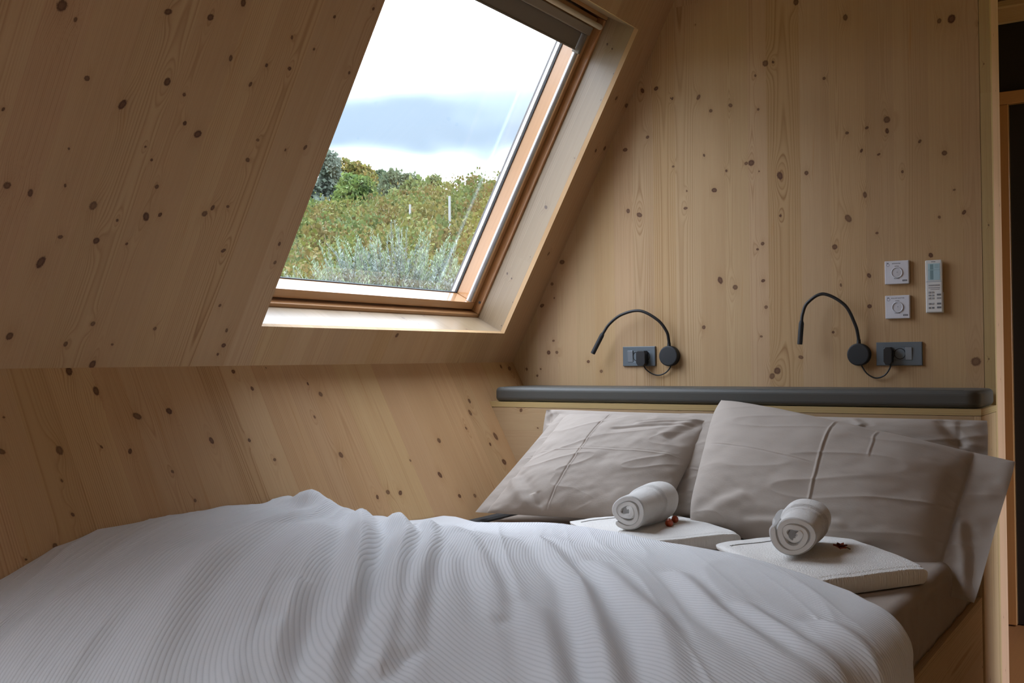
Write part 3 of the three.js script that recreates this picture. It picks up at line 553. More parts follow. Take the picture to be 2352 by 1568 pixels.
function rolledTowel(label, front, back, r, seed) {
  const F = new THREE.Vector3(...front), Bk = new THREE.Vector3(...back), ax = new THREE.Vector3().subVectors(Bk, F), L = ax.length(); ax.normalize();
  const side = new THREE.Vector3().crossVectors(new THREE.Vector3(0, 1, 0), ax).normalize(), up = new THREE.Vector3().crossVectors(ax, side);
  const t = thing('rolled_towel', label, 'towel', [(F.x + Bk.x) / 2, F.y - r, (F.z + Bk.z) / 2]);
  const turns = 2.7, th = r / (turns + 0.5), NS = 200;
  const R = rng(seed), wob = [R() * 6, R() * 6];
  const centre = (q) => { const ang = q * turns * 2 * Math.PI + seed, rho = th * 0.5 + (r - th) * q + th * 0.2 * Math.sin(ang * 1.6 + wob[0]) * (1 - q) + th * 0.1 * Math.sin(ang * 2.9 + wob[1]); return [ang, rho]; };
  // closed outline of the coiled band: outer side, then inner side back
  const stations = []; for (const s of [0, 0.012, 0.03, 0.06]) stations.push(s); for (let i = 1; i < 24; i++) stations.push(lerp(0.06, 0.94, i / 24)); for (const s of [0.94, 0.97, 0.988, 1]) stations.push(s);
  const f = (a, k) => {
    const s = stations[k], end = Math.min(s, 1 - s) * L, shrink = 0.6 + 0.4 * Math.sqrt(clamp(1 - Math.pow(1 - clamp(end / (th * 0.5)), 2)));
    const outer = a < 0.5, q = outer ? a * 2 : 2 - a * 2, [ang, rho0] = centre(q);
    const hh = th * 0.5 * shrink * (q > 0.985 ? Math.sqrt(Math.max(0.02, 1 - Math.pow((q - 0.985) / 0.015, 2))) : 1);
    let rho = rho0 + (outer ? hh : -hh);
    if (outer && q > 1 - 1 / turns) {                                // the loose diagonal end wrapped round the roll
      const edge = 0.50 + 0.10 * Math.sin(ang - 0.8), e2 = 0.38 + 0.12 * Math.sin(ang - 0.5);
      rho += 0.0045 * sstep(edge - 0.012, edge + 0.012, s) + 0.0025 * sstep(e2 - 0.012, e2 + 0.012, s) + 0.003 * (fbm(s * 6 + seed, ang, 2) - 0.5);
    }
    rho *= 1 + 0.07 * sstep(0.3, 0.75, s) - 0.03 * sstep(0.85, 1, s);
    const x = Math.cos(ang) * rho, y = Math.sin(ang) * rho * 0.97, push = (outer ? 0 : 0) + 0.006 * Math.sin(ang + seed) * (s < 0.5 ? 1 : -1) * (1 - q);
    const p = F.clone().addScaledVector(ax, s * L + push).addScaledVector(side, x * 1.1).addScaledVector(up, y);
    return [p.x, p.y, p.z, ang * rho * 1.2, s * L * 2];
  };
  const g = grid(NS * 2, stations.length - 1, (a, b) => f(a, Math.round(b * (stations.length - 1))));
  // end caps between the two sides of the band
  const capF = [], idx = []; for (const k of [0, stations.length - 1]) { const b0 = capF.length / 3; for (let i = 0; i <= NS; i++) { const q = i / NS; capF.push(...f(q / 2, k).slice(0, 3), ...f(1 - q / 2 === 0.5 ? 0.5 : 1 - q / 2, k).slice(0, 3)); } for (let i = 0; i < NS; i++) { const a = b0 + i * 2; if (k === 0) idx.push(a, a + 1, a + 2, a + 1, a + 3, a + 2); else idx.push(a, a + 2, a + 1, a + 1, a + 2, a + 3); } }
  const cap = new THREE.BufferGeometry(); cap.setAttribute('position', new THREE.Float32BufferAttribute(capF, 3)); cap.setAttribute('uv', new THREE.Float32BufferAttribute(new Float32Array(capF.length / 3 * 2), 2)); cap.setIndex(idx); cap.computeVertexNormals();
  const plugC = new THREE.CylinderGeometry(th * 0.8, th * 0.8, L - 0.008, 20, 1).toNonIndexed(); plugC.applyQuaternion(new THREE.Quaternion().setFromUnitVectors(new THREE.Vector3(0, 1, 0), ax)).translate((F.x + Bk.x) / 2, (F.y + Bk.y) / 2, (F.z + Bk.z) / 2);
  part(t, 'coil', mergeGeometries([g, cap].map((q) => q.toNonIndexed()).concat(plugC)), M.terry);
  return t;
}
rolledTowel('small rolled white towel nearer the leaning wall, two orange pods beside it', [1.040, -0.447, 1.015], [1.012, -0.443, 0.72], 0.0585, 1.1);
rolledTowel('small rolled white towel nearer the doorway, one dried red flower beside it', [1.603, -0.446, 1.195], [1.545, -0.443, 0.90], 0.060, 2.3);

// dried pods and flower
M.pod = std({ color: new THREE.Color(0.36, 0.05, 0.012), roughness: 0.35, transmission: 0, clearcoat: 0.3 }); M.podDark = std({ color: new THREE.Color(0.13, 0.025, 0.012), roughness: 0.6 }); M.stem = std({ color: new THREE.Color(0.12, 0.09, 0.03), roughness: 0.8 });
function pod(label, x, y, z, r, turn) {
  const t = thing('seed_pod', label, 'dried flower', [x, y, z]); t.userData.local = true;
  const g = grid(40, 20, (a, b) => { const th = a * 2 * Math.PI, ph = b * Math.PI, rr = r * Math.pow(Math.sin(ph), 0.8) * (0.82 + 0.18 * Math.abs(Math.cos(2.5 * th))); return [rr * Math.cos(th), r - r * 1.05 * Math.cos(ph), rr * Math.sin(th)]; });
  g.rotateZ(turn).rotateY(turn * 2).translate(r * Math.sin(turn), r * (1 - Math.cos(turn)), 0);
  part(t, 'husk', g, M.pod);
  const cup = []; for (let i = 0; i < 5; i++) { const c = new THREE.ConeGeometry(r * 0.32, r * 1.1, 5).scale(1, 1, 0.35).rotateX(0.9).translate(0, r * 1.75, r * 0.5).rotateY(i * 2 * Math.PI / 5).rotateZ(turn).rotateY(turn * 2).translate(r * Math.sin(turn), r * (1 - Math.cos(turn)), 0); cup.push(c); }
  part(t, 'calyx', mergeGeometries(cup), M.podDark);
}
pod('orange dried pod touching the rolled towel, the larger of two', 1.105, -0.507, 0.862, 0.0125, 0.7);
pod('orange dried pod a little apart from the rolled towel, the smaller of two', 1.098, -0.507, 0.785, 0.0115, -0.5);
{
  const t = thing('dried_flower', 'single dried dark red flower on the folded towel nearer the doorway', 'dried flower', [1.675, -0.505, 1.03]); t.userData.local = true;
  const R = rng(77);
  for (let i = 0; i < 7; i++) {
    const g = grid(8, 8, (a, b) => { const u = a - 0.5, w = 0.008 * Math.sin(Math.PI * Math.pow(b, 0.7)); return [u * 2 * w, 0.004 + 0.012 * b * (1 - 0.4 * b) + 0.004 * u * u * 4, b * 0.02]; });
    g.rotateX((R() - 0.5) * 0.7).rotateY(i * 0.9 + R() * 0.4);
    part(t, 'petal', g, i % 2 ? M.pod : M.podDark);
  }
  part(t, 'stem', new THREE.TubeGeometry(new THREE.CatmullRomCurve3([[0, 0.006, 0], [0.012, 0.01, -0.004], [0.026, 0.006, -0.002]].map((p) => new THREE.Vector3(...p))), 10, 0.0016, 6), M.stem);
}

// ───────────── duvet ─────────────
{
  const wallY = (z) => { const t = [[0.6, -0.53], [0.78, -0.506], [1.0, -0.49], [1.27, -0.452], [1.4, -0.432], [1.6, -0.392], [1.7, -0.402], [1.9, -0.392], [2.14, -0.388], [2.6, -0.388], [3.2, -0.388]]; let i = 0; while (i < t.length - 2 && z > t[i + 1][0]) i++; const k = clamp((z - t[i][0]) / (t[i + 1][0] - t[i][0])); return lerp(t[i][1], t[i + 1][1], k * k * (3 - 2 * k)); };
  const head = (x) => { const t = [[0.1, 0.87], [0.3, 0.915], [0.5, 0.955], [0.8, 0.99], [1.04, 1.06], [1.28, 1.165], [1.48, 1.235], [1.7, 1.39], [1.84, 1.52], [1.96, 1.68], [2.1, 1.84], [2.4, 2.05]]; let i = 0; while (i < t.length - 2 && x > t[i + 1][0]) i++; return lerp(t[i][1], t[i + 1][1], clamp((x - t[i][0]) / (t[i + 1][0] - t[i][0]))); };
  const creases = [
    [0.45, 1.54, 0.70, 1.82, 1.00, 2.20, 1.22, 2.53], [0.38, 1.33, 0.76, 1.71, 0.99, 2.05, 1.26, 2.43], [0.62, 1.45, 0.85, 1.74, 1.11, 2.14, 1.26, 2.36], [0.31, 1.62, 0.53, 2.06, 0.69, 2.38, 0.92, 2.70],
    [1.00, 1.46, 1.34, 1.85, 1.63, 2.29, 1.79, 2.54], [1.28, 1.64, 1.60, 2.04, 1.78, 2.33], [1.46, 1.60, 1.68, 1.91, 1.95, 2.23], [1.88, 1.88, 2.01, 2.04, 2.11, 2.30], [0.98, 2.44, 1.11, 2.66, 1.27, 2.84],
    [1.37, 2.09, 1.60, 2.40, 1.72, 2.58], [0.90, 1.64, 1.17, 1.95, 1.33, 2.16], [0.90, 2.26, 1.06, 2.48, 1.18, 2.62], [1.69, 1.81, 1.83, 1.99, 1.96, 2.16]];
  const depth = [0.019, 0.022, 0.016, 0.017, 0.014, 0.013, 0.012, 0.012, 0.014, 0.012, 0.010, 0.011, 0.010], width = [0.026, 0.024, 0.022, 0.045, 0.024, 0.026, 0.024, 0.024, 0.035, 0.027, 0.022, 0.024, 0.022];
  function fold(x, z) {
    let h = 0;
    for (let i = 0; i < creases.length; i++) {
      const c = creases[i], n = c.length / 2; let best = 1e9, sgn = 1, along = 0;
      for (let j = 0; j + 1 < n; j++) {
        const ax = c[2 * j], az = c[2 * j + 1], dx = c[2 * j + 2] - ax, dz = c[2 * j + 3] - az, L2 = dx * dx + dz * dz, t = clamp(((x - ax) * dx + (z - az) * dz) / L2), ex = x - ax - dx * t, ez = z - az - dz * t, d = Math.hypot(ex, ez);
        if (d < best) { best = d; sgn = ex * dz - ez * dx > 0 ? 1 : -1; along = (j + t) / (n - 1); }
      }
      const q = best / width[i], fade = 0.35 + 0.65 * Math.sin(Math.PI * clamp(along * 0.9 + 0.05));
      h += depth[i] * fade * (Math.exp(-q * q) - 0.6 * Math.exp(-Math.pow(q - (sgn > 0 ? 1.5 : 2.2), 2)));
    }
    const p = x * 0.58 + z * 0.81, s = x * 0.81 - z * 0.58, wv = s + 0.05 * (noise(p * 2.2, s * 3) - 0.5);
    const ridge = (f, o) => 1 - Math.abs(2 * noise(wv * f + o, p * 1.3 + o) - 1);
    h += 0.009 * (Math.pow(ridge(5, 3), 3) - 0.3) + 0.0055 * (Math.pow(ridge(11, 9), 3) - 0.3) + 0.0022 * (Math.pow(ridge(26, 5), 3) - 0.3) + 0.014 * (fbm(x * 1.7 + 4, z * 1.7, 2) - 0.5);
    return h;
  }
  const NA = 400, NB = 400, RE = 0.075, XE = 1.895, aEnd = XE + RE * Math.PI / 2 + 0.36, RF = 1.5, ZS = 2.05;
  const g = grid(NA, NB, (s, tt) => {
    const a = lerp(0.0, aEnd, s);                                         // across, before it falls over the mattress edge
    const hz = head(a), b = hz + (3.02 - hz) * tt * 1.0, e = b - hz;
    const across = sstep(0.25, 1.6, a);
    let y = lerp(wallY(b), -0.482, across);
    const rise = sstep(0, 0.75, e); y = lerp(Math.min(y, lerp(-0.525, -0.492, sstep(0.35, 0.9, a))), y, rise);
    const puff = Math.sqrt(clamp(1 - Math.pow(1 - clamp(e / 0.05), 2)));
    const fl = fold(a, b) * (0.3 + 0.7 * sstep(0.02, 0.3, e)) * (a < 0.6 ? lerp(sstep(0.05, 0.35, e), 1, sstep(0.3, 0.6, a)) : 1);
    y += fl + 0.035 * Math.exp(-(Math.pow(a - 0.2, 2) + Math.pow((b - 1.61) * 1.3, 2)) / 0.006);
    // falls off at the foot
    let z = b;
    if (b > ZS) { const f = Math.asin(clamp((b - ZS) / RF)); y -= RF * (1 - Math.cos(f)) + 1.5 * Math.pow(Math.max(0, b - 2.78), 2) * 4; }
    y = lerp(-0.555, y, puff);
    let x = a;
    if (a > XE) {                                                         // over the side
      const q = a - XE, ang = Math.min(q / RE, Math.PI / 2), rest = Math.max(0, q - RE * Math.PI / 2), thick = lerp(0.01, 0.045, puff);
      x = XE + (RE) * Math.sin(ang) + 0.10 * (1 - Math.exp(-rest * 3)) + thick * Math.sin(ang) + 0.018 * (noise(b * 9, rest * 3) - 0.5) * clamp(rest * 8) + fl * Math.sin(ang) * 0.8;
      y = y - RE * (1 - Math.cos(ang)) - rest * 0.96;
    }
    // keep to the room side of the leaning wall
    const wallX = -TB * y + 0.006; if (a < 0.5) x = wallX + x * (0.5 - wallX) / 0.5;
    const hd = lerp(28, 56, sstep(0.75, 1.6, a)) * Math.PI / 180, sv = (a - 1.2) * Math.cos(hd) - (b - 1.9) * Math.sin(hd), su = (a - 1.2) * Math.sin(hd) + (b - 1.9) * Math.cos(hd);
    return [x, y, z, su / 0.034, (sv + 0.004 * (noise(a * 8, b * 8) - 0.5)) / 0.034];
  });
  { const ix = g.index.array; const n = g.attributes.normal; let up = 0; for (let i = 0; i < n.count; i += 97) up += n.getY(i); if (up < 0) { for (let i = 0; i < ix.length; i += 3) { const t = ix[i + 1]; ix[i + 1] = ix[i + 2]; ix[i + 2] = t; } g.computeVertexNormals(); } }
  const t = thing('duvet', 'white duvet with fine woven stripes, rumpled across the bed', 'duvet', [1.1, MT, 1.9]);
  part(t, 'duvet_cover', g, M.duvet);
}

// ───────────── reading lamps ─────────────
const V3 = (p) => new THREE.Vector3(...p);
function readingLamp(label, disc, neck, tip, cable, plugBox, group) {
  const t = thing('reading_lamp', label, 'lamp', [disc[0], disc[1], 0]);
  const d = new THREE.LatheGeometry([[0, 0.0305], [0.034, 0.0305], [0.0385, 0.029], [0.0398, 0.026], [0.0398, 0.002], [0.038, 0.0005], [0, 0.0005]].map(([a, b]) => new THREE.Vector2(a, b)).reverse(), 56).rotateX(Math.PI / 2).translate(disc[0], disc[1], 0);
  part(t, 'wall_base', d, M.blackSoft);
  const curve = new THREE.CatmullRomCurve3(neck.map(V3), false, 'catmullrom', 0.5);
  part(t, 'gooseneck', new THREE.TubeGeometry(curve, 90, 0.0058, 14), M.black);
  const ferr = new THREE.CylinderGeometry(0.0066, 0.0085, 0.022, 20).translate(neck[0][0], neck[0][1] + 0.004, neck[0][2]); part(t, 'neck_socket', ferr, M.black);
  const A = V3(neck[neck.length - 1]), B = V3(tip), dir = B.clone().sub(A), L = dir.length();
  const head = new THREE.LatheGeometry([[0, -0.006], [0.0062, -0.006], [0.0088, 0.002], [0.0093, 0.006], [0.0093, L - 0.001], [0.0086, L], [0.0068, L], [0.0068, L - 0.006], [0, L - 0.006]].map(([a, b]) => new THREE.Vector2(a, b)), 28);
  head.applyQuaternion(new THREE.Quaternion().setFromUnitVectors(new THREE.Vector3(0, 1, 0), dir.normalize())).translate(A.x, A.y, A.z);
  part(t, 'lamp_head', head, M.blackSoft);
  part(t, 'cable', new THREE.TubeGeometry(new THREE.CatmullRomCurve3(cable.map(V3)), 50, 0.0027, 8), M.black);
  const [px, py, pw, ph, pd] = plugBox;
  const s = new THREE.Shape(); s.moveTo(-pw / 2, ph / 2 - 0.006); s.lineTo(-pw / 2 + 0.006, ph / 2); s.lineTo(pw / 2 - 0.004, ph / 2); s.lineTo(pw / 2, ph / 2 - 0.01); s.lineTo(pw / 2, -ph / 2 + 0.008); s.lineTo(pw / 2 - 0.006, -ph / 2); s.lineTo(-pw / 2 + 0.006, -ph / 2); s.lineTo(-pw / 2, -ph / 2 + 0.01);
  part(t, 'plug', new THREE.ExtrudeGeometry(s, { depth: pd, bevelEnabled: true, bevelSize: 0.0015, bevelThickness: 0.002, bevelSegments: 2 }).translate(px, py, 0.0115), M.black);
  return t;
}
readingLamp('black gooseneck reading lamp nearer the leaning wall, its head bent outwards to a slant', [0.741, 0.02],
  [[0.741, 0.058, 0.018], [0.741, 0.085, 0.022], [0.737, 0.118, 0.033], [0.7045, 0.163, 0.045], [0.634, 0.2005, 0.055], [0.556, 0.188, 0.058], [0.501, 0.152, 0.06], [0.470, 0.110, 0.064]], [0.428, 0.033, 0.07],
  [[0.634, -0.018, 0.024], [0.640, -0.030, 0.022], [0.662, -0.048, 0.016], [0.690, -0.056, 0.012], [0.722, -0.046, 0.012], [0.744, -0.022, 0.013], [0.745, -0.012, 0.014]], [0.628, 0.012, 0.036, 0.056, 0.03], null);
readingLamp('black gooseneck reading lamp below the wall controls, its head hanging straight down', [1.475, 0.018],
  [[1.475, 0.057, 0.018], [1.474, 0.085, 0.022], [1.467, 0.127, 0.035], [1.435, 0.196, 0.05], [1.362, 0.2375, 0.056], [1.306, 0.208, 0.06], [1.288, 0.168, 0.063], [1.284, 0.137, 0.066]], [1.278, 0.057, 0.07],
  [[1.585, -0.018, 0.022], [1.582, -0.03, 0.02], [1.562, -0.056, 0.014], [1.532, -0.066, 0.012], [1.503, -0.052, 0.012], [1.484, -0.024, 0.013], [1.481, -0.012, 0.014]], [1.578, 0.012, 0.026, 0.058, 0.024], null);

// ───────────── sockets ─────────────
function socketPlate(label, x0, x1, y0, y1, ins, sockX, rock, mod) {
  const t = thing('socket_plate', label, 'socket', [(x0 + x1) / 2, (y0 + y1) / 2, 0]);
  const s = new THREE.Shape(); s.moveTo(x0 + 0.002, y0 + 0.002); s.lineTo(x1 - 0.002, y0 + 0.002); s.lineTo(x1 - 0.002, y1 - 0.002); s.lineTo(x0 + 0.002, y1 - 0.002); s.lineTo(x0 + 0.002, y0 + 0.002);
  const [i0, i1, j0, j1] = ins; part(t, 'backing', box(i0 - 0.001, i1 + 0.001, j0 - 0.001, j1 + 0.001, 0.0006, 0.0012), M.black); const h = new THREE.Path(); h.moveTo(i0, j0); h.lineTo(i0, j1); h.lineTo(i1, j1); h.lineTo(i1, j0); h.lineTo(i0, j0); s.holes.push(h);
  part(t, 'cover_frame', new THREE.ExtrudeGeometry(s, { depth: 0.006, bevelEnabled: true, bevelSize: 0.002, bevelThickness: 0.0025, bevelSegments: 2 }).translate(0, 0, 0.0005), M.slate);
  const cy = (j0 + j1) / 2, r = Math.min(0.0185, (j1 - j0) * 0.41);
  // socket inserts with a round well, pin holes and earth clips
  for (const [sx, a, b] of sockX) {
    const q = new THREE.Shape(); q.moveTo(a, j0 + 0.0014); q.lineTo(b, j0 + 0.0014); q.lineTo(b, j1 - 0.0014); q.lineTo(a, j1 - 0.0014); q.lineTo(a, j0 + 0.0014);
    const c = new THREE.Path(); c.absarc(sx, cy, r, 0, Math.PI * 2, true); q.holes.push(c);
    const ins1 = part(t, 'socket_insert', new THREE.ExtrudeGeometry(q, { depth: 0.0075, bevelEnabled: false, curveSegments: 40 }).translate(0, 0, 0.0013), M.slateIn);
    part(ins1, 'well_rim', new THREE.TorusGeometry(r, 0.0013, 8, 40).translate(sx, cy, 0.0088), M.black);
    const floorG = new THREE.CylinderGeometry(r, r, 0.001, 36).rotateX(Math.PI / 2).translate(sx, cy, 0.002); part(ins1, 'well_floor', floorG, M.slateIn);
    for (const dx of [-0.0075, 0.0075]) part(ins1, 'pin_hole', new THREE.CylinderGeometry(0.0026, 0.0026, 0.001, 16).rotateX(Math.PI / 2).translate(sx + dx, cy, 0.0028), M.black);
    for (const dy of [-1, 1]) part(ins1, 'earth_clip', box(sx - 0.003, sx + 0.003, cy + dy * (r - 0.003) - 0.0015, cy + dy * (r - 0.003) + 0.0015, 0.0025, 0.006), M.black);
  }
  const [a, b] = rock; const rk = rbox(a, b, j0 + 0.001, j1 - 0.001, 0.003, 0.0125, 0.0015, 2);
  { const p = rk.attributes.position; for (let i = 0; i < p.count; i++) if (p.getZ(i) > 0.006) p.setZ(i, p.getZ(i) + (p.getY(i) - cy) * 0.09); rk.computeVertexNormals(); }
  part(t, 'rocker_switch', rk, M.rocker);
}
socketPlate('slate grey socket plate beside the reading lamp nearer the leaning wall', 0.5335, 0.676, -0.0195, 0.0595, [0.5555, 0.655, -0.004, 0.044], [[0.598, 0.581, 0.6165], [0.6345, 0.617, 0.6545]], [0.5565, 0.580]);
socketPlate('wide slate grey socket plate under the wall controls, nearest the doorway', 1.533, 1.6885, -0.022, 0.0605, [1.558, 1.656, -0.004, 0.043], [[1.578, 1.559, 1.5955], [1.614, 1.596, 1.6315]], [1.6325, 1.655]);

// ───────────── wall controls ─────────────
function print(w, h, draw) { const c = document.createElement('canvas'); c.width = w; c.height = h; const x = c.getContext('2d'); draw(x, w, h); const t = new THREE.CanvasTexture(c); t.colorSpace = THREE.SRGBColorSpace; t.anisotropy = 8; return t; }
function control(label, x0, x1, y0, y1, title, span, turn) {
  const t = thing('wall_control', label, 'control', [(x0 + x1) / 2, (y0 + y1) / 2, 0]);
  const d = 0.014;
  part(t, 'housing', rbox(x0, x1, y0, y1, 0.0005, d, 0.0025, 3), M.white);
  const tex = print(512, 512, (c, w, h) => {
    c.fillStyle = '#cfcfd6'; c.fillRect(0, 0, w, h);
    c.fillStyle = '#26262e'; c.textAlign = 'center'; c.textBaseline = 'middle';
    const fit = (s, x, y, width, size, wt) => { c.font = wt + ' ' + size + 'px sans-serif'; const m = c.measureText(s).width; c.save(); c.translate(x, y); c.scale(width / m, 1); c.fillText(s, 0, 0); c.restore(); };
    fit(title, w * (span > 0.5 ? 0.52 : 0.48), h * 0.09, w * span, 34, 'bold');
    fit('OPEN', w * 0.5, h * 0.215, w * 0.185, 32, 'bold'); fit('CLOSE', w * 0.5, h * 0.785, w * 0.25, 32, 'bold');
    c.fillRect(w * 0.75, h * 0.85, w * 0.205, h * 0.075); c.fillStyle = '#cfcfd6'; fit('VELUX', w * 0.8525, h * 0.889, w * 0.17, 30, 'bold');
    c.strokeStyle = '#8d8d98'; c.lineWidth = 12; c.beginPath(); c.arc(w * 0.115, h * 0.15, w * 0.062, 0, 7); c.stroke(); c.fillStyle = '#74747e'; c.fillRect(w * 0.055, h * 0.045, w * 0.09, h * 0.05);
  });
  const face = new THREE.PlaneGeometry(x1 - x0 - 0.006, y1 - y0 - 0.006).translate((x0 + x1) / 2, (y0 + y1) / 2, d + 0.0002);
  part(t, 'printed_face', face, std({ map: tex, roughness: 0.45 }));
  const cx = (x0 + x1) / 2, cy = (y0 + y1) / 2;
  const ringG = new THREE.LatheGeometry([[0.0185, 0], [0.0196, 0.0022], [0.0172, 0.0026], [0.0160, 0.0008], [0.0150, 0.0004], [0.0001, 0.0016]].map(([a, b]) => new THREE.Vector2(a, b)), 48).rotateX(Math.PI / 2).translate(cx + 0.001, cy - 0.001, d + 0.0004);
  part(t, 'dial', ringG, std({ color: new THREE.Color(0.55, 0.55, 0.59), roughness: 0.4, side: THREE.DoubleSide }));
  part(t, 'pointer', new THREE.CylinderGeometry(0.0018, 0.0018, 0.0008, 16).rotateX(Math.PI / 2).translate(cx + 0.002, cy + 0.0005, d + 0.0018), std({ color: new THREE.Color(0.25, 0.25, 0.28), roughness: 0.5 }));
}
control('white square wall control with a round dial, upper one of two', 1.5675, 1.6495, 0.2645, 0.3465, 'WINDOW', 0.38);
control('white square wall control with a round dial, lower one of two', 1.5675, 1.6505, 0.143, 0.2245, 'ROLLER SHUTTER', 0.58);
{
  const x0 = 1.7045, x1 = 1.7595, y0 = 0.1605, y1 = 0.3415, d = 0.02;
  const t = thing('remote_control', 'slim white remote with a pale blue screen hung on the wall', 'remote', [(x0 + x1) / 2, (y0 + y1) / 2, 0]);
  part(t, 'wall_holder', rbox(x0 - 0.002, x1 + 0.001, y0 - 0.001, y0 + 0.07, 0.0005, 0.008, 0.002), M.offwhite);
  part(t, 'body', rbox(x0, x1, y0, y1, 0.0085, d, 0.004, 4), M.offwhite);
  const lcd = print(256, 384, (c, w, h) => { c.fillStyle = '#a9c6cf'; c.fillRect(0, 0, w, h); c.fillStyle = '#78969d'; c.fillRect(w * 0.18, h * 0.05, w * 0.27, h * 0.9); c.fillStyle = '#9bb9c2'; c.fillRect(0, h * 0.36, w, h * 0.05); c.fillStyle = '#8aa7ae'; for (let i = 0; i < 3; i++) c.fillRect(w * 0.55, h * (0.08 + i * 0.08), w * 0.36, h * 0.03); });
  part(t, 'screen', new THREE.BoxGeometry(0.039, 0.058, 0.001).translate((x0 + x1) / 2 + 0.0015, y1 - 0.041, d + 0.0004), std({ map: lcd, roughness: 0.2 }));
  part(t, 'emblem', rbox(x0 + 0.02, x0 + 0.034, y1 - 0.007, y1 - 0.005, d, d + 0.0006, 0.0003, 1), M.slate);
  part(t, 'flap_line', box(x0 + 0.002, x1 - 0.002, y1 - 0.0755, y1 - 0.0735, d - 0.0005, d + 0.0003), std({ color: new THREE.Color(0.30, 0.36, 0.42), roughness: 0.5 }));
  const key = std({ color: new THREE.Color(0.30, 0.30, 0.31), roughness: 0.6 }), keyDark = std({ color: new THREE.Color(0.15, 0.155, 0.17), roughness: 0.6 });
  const B = (a, b, y, hgt, m) => part(t, 'button', rbox(x0 + a, x0 + b, y0 + y, y0 + y + hgt, d - 0.001, d + 0.0012, 0.0008, 1), m);
  B(0.010, 0.047, 0.0915, 0.0045, key); B(0.010, 0.047, 0.084, 0.0025, key); B(0.016, 0.046, 0.0785, 0.002, key);
  for (const [y, m] of [[0.066, key], [0.056, key], [0.046, key], [0.027, key], [0.013, keyDark]]) { B(0.010, 0.0175, y, 0.006, m); B(0.0205, 0.028, y, 0.006, m); }
  for (const [y, m] of [[0.058, keyDark], [0.046, key], [0.027, keyDark], [0.014, keyDark]]) B(0.037, 0.0505, y, 0.006, m);
}

// ───────────── outdoors ─────────────
const at = (deg, d) => [EYE.x - Math.sin(deg * Math.PI / 180) * d, EYE.z - Math.cos(deg * Math.PI / 180) * d];
const ground = (deg, d) => { const m = (0.183 + clamp((43.6 - deg) / 10.8, -1, 2) * 0.036) * sstep(-60, 10, deg) * sstep(160, 90, deg); return -1.7 + (d > 9 ? m * (Math.min(d, 46) - 9) : 0) - (d > 46 ? 0.03 * (d - 46) : 0) + 0.25 * (fbm(deg * 0.4, d * 0.12, 2) - 0.5); };
{
  const g = grid(240, 90, (a, b) => { const deg = lerp(-180, 180, a), d = 1.5 + 135 * b * b, [x, z] = at(deg, d); return [x, ground(deg, d), z]; });
  const n = g.attributes.normal; if (n.getY(500) < 0) { const ix = g.index.array; for (let i = 0; i < ix.length; i += 3) { const t = ix[i + 1]; ix[i + 1] = ix[i + 2]; ix[i + 2] = t; } g.computeVertexNormals(); }
  const col = new Float32Array(g.attributes.position.count * 3), P = g.attributes.position; for (let i = 0; i < P.count; i++) { const q = fbm(P.getX(i) * 0.5, P.getZ(i) * 0.5, 3); col.set([lerp(0.07, 0.12, q), lerp(0.075, 0.10, q), 0.025], i * 3); }
  g.setAttribute('color', new THREE.BufferAttribute(col, 3));
  const m = new THREE.Mesh(g, std({ vertexColors: true, roughness: 1, side: THREE.DoubleSide })); m.name = 'hillside'; m.userData.kind = 'structure'; put(m);
}
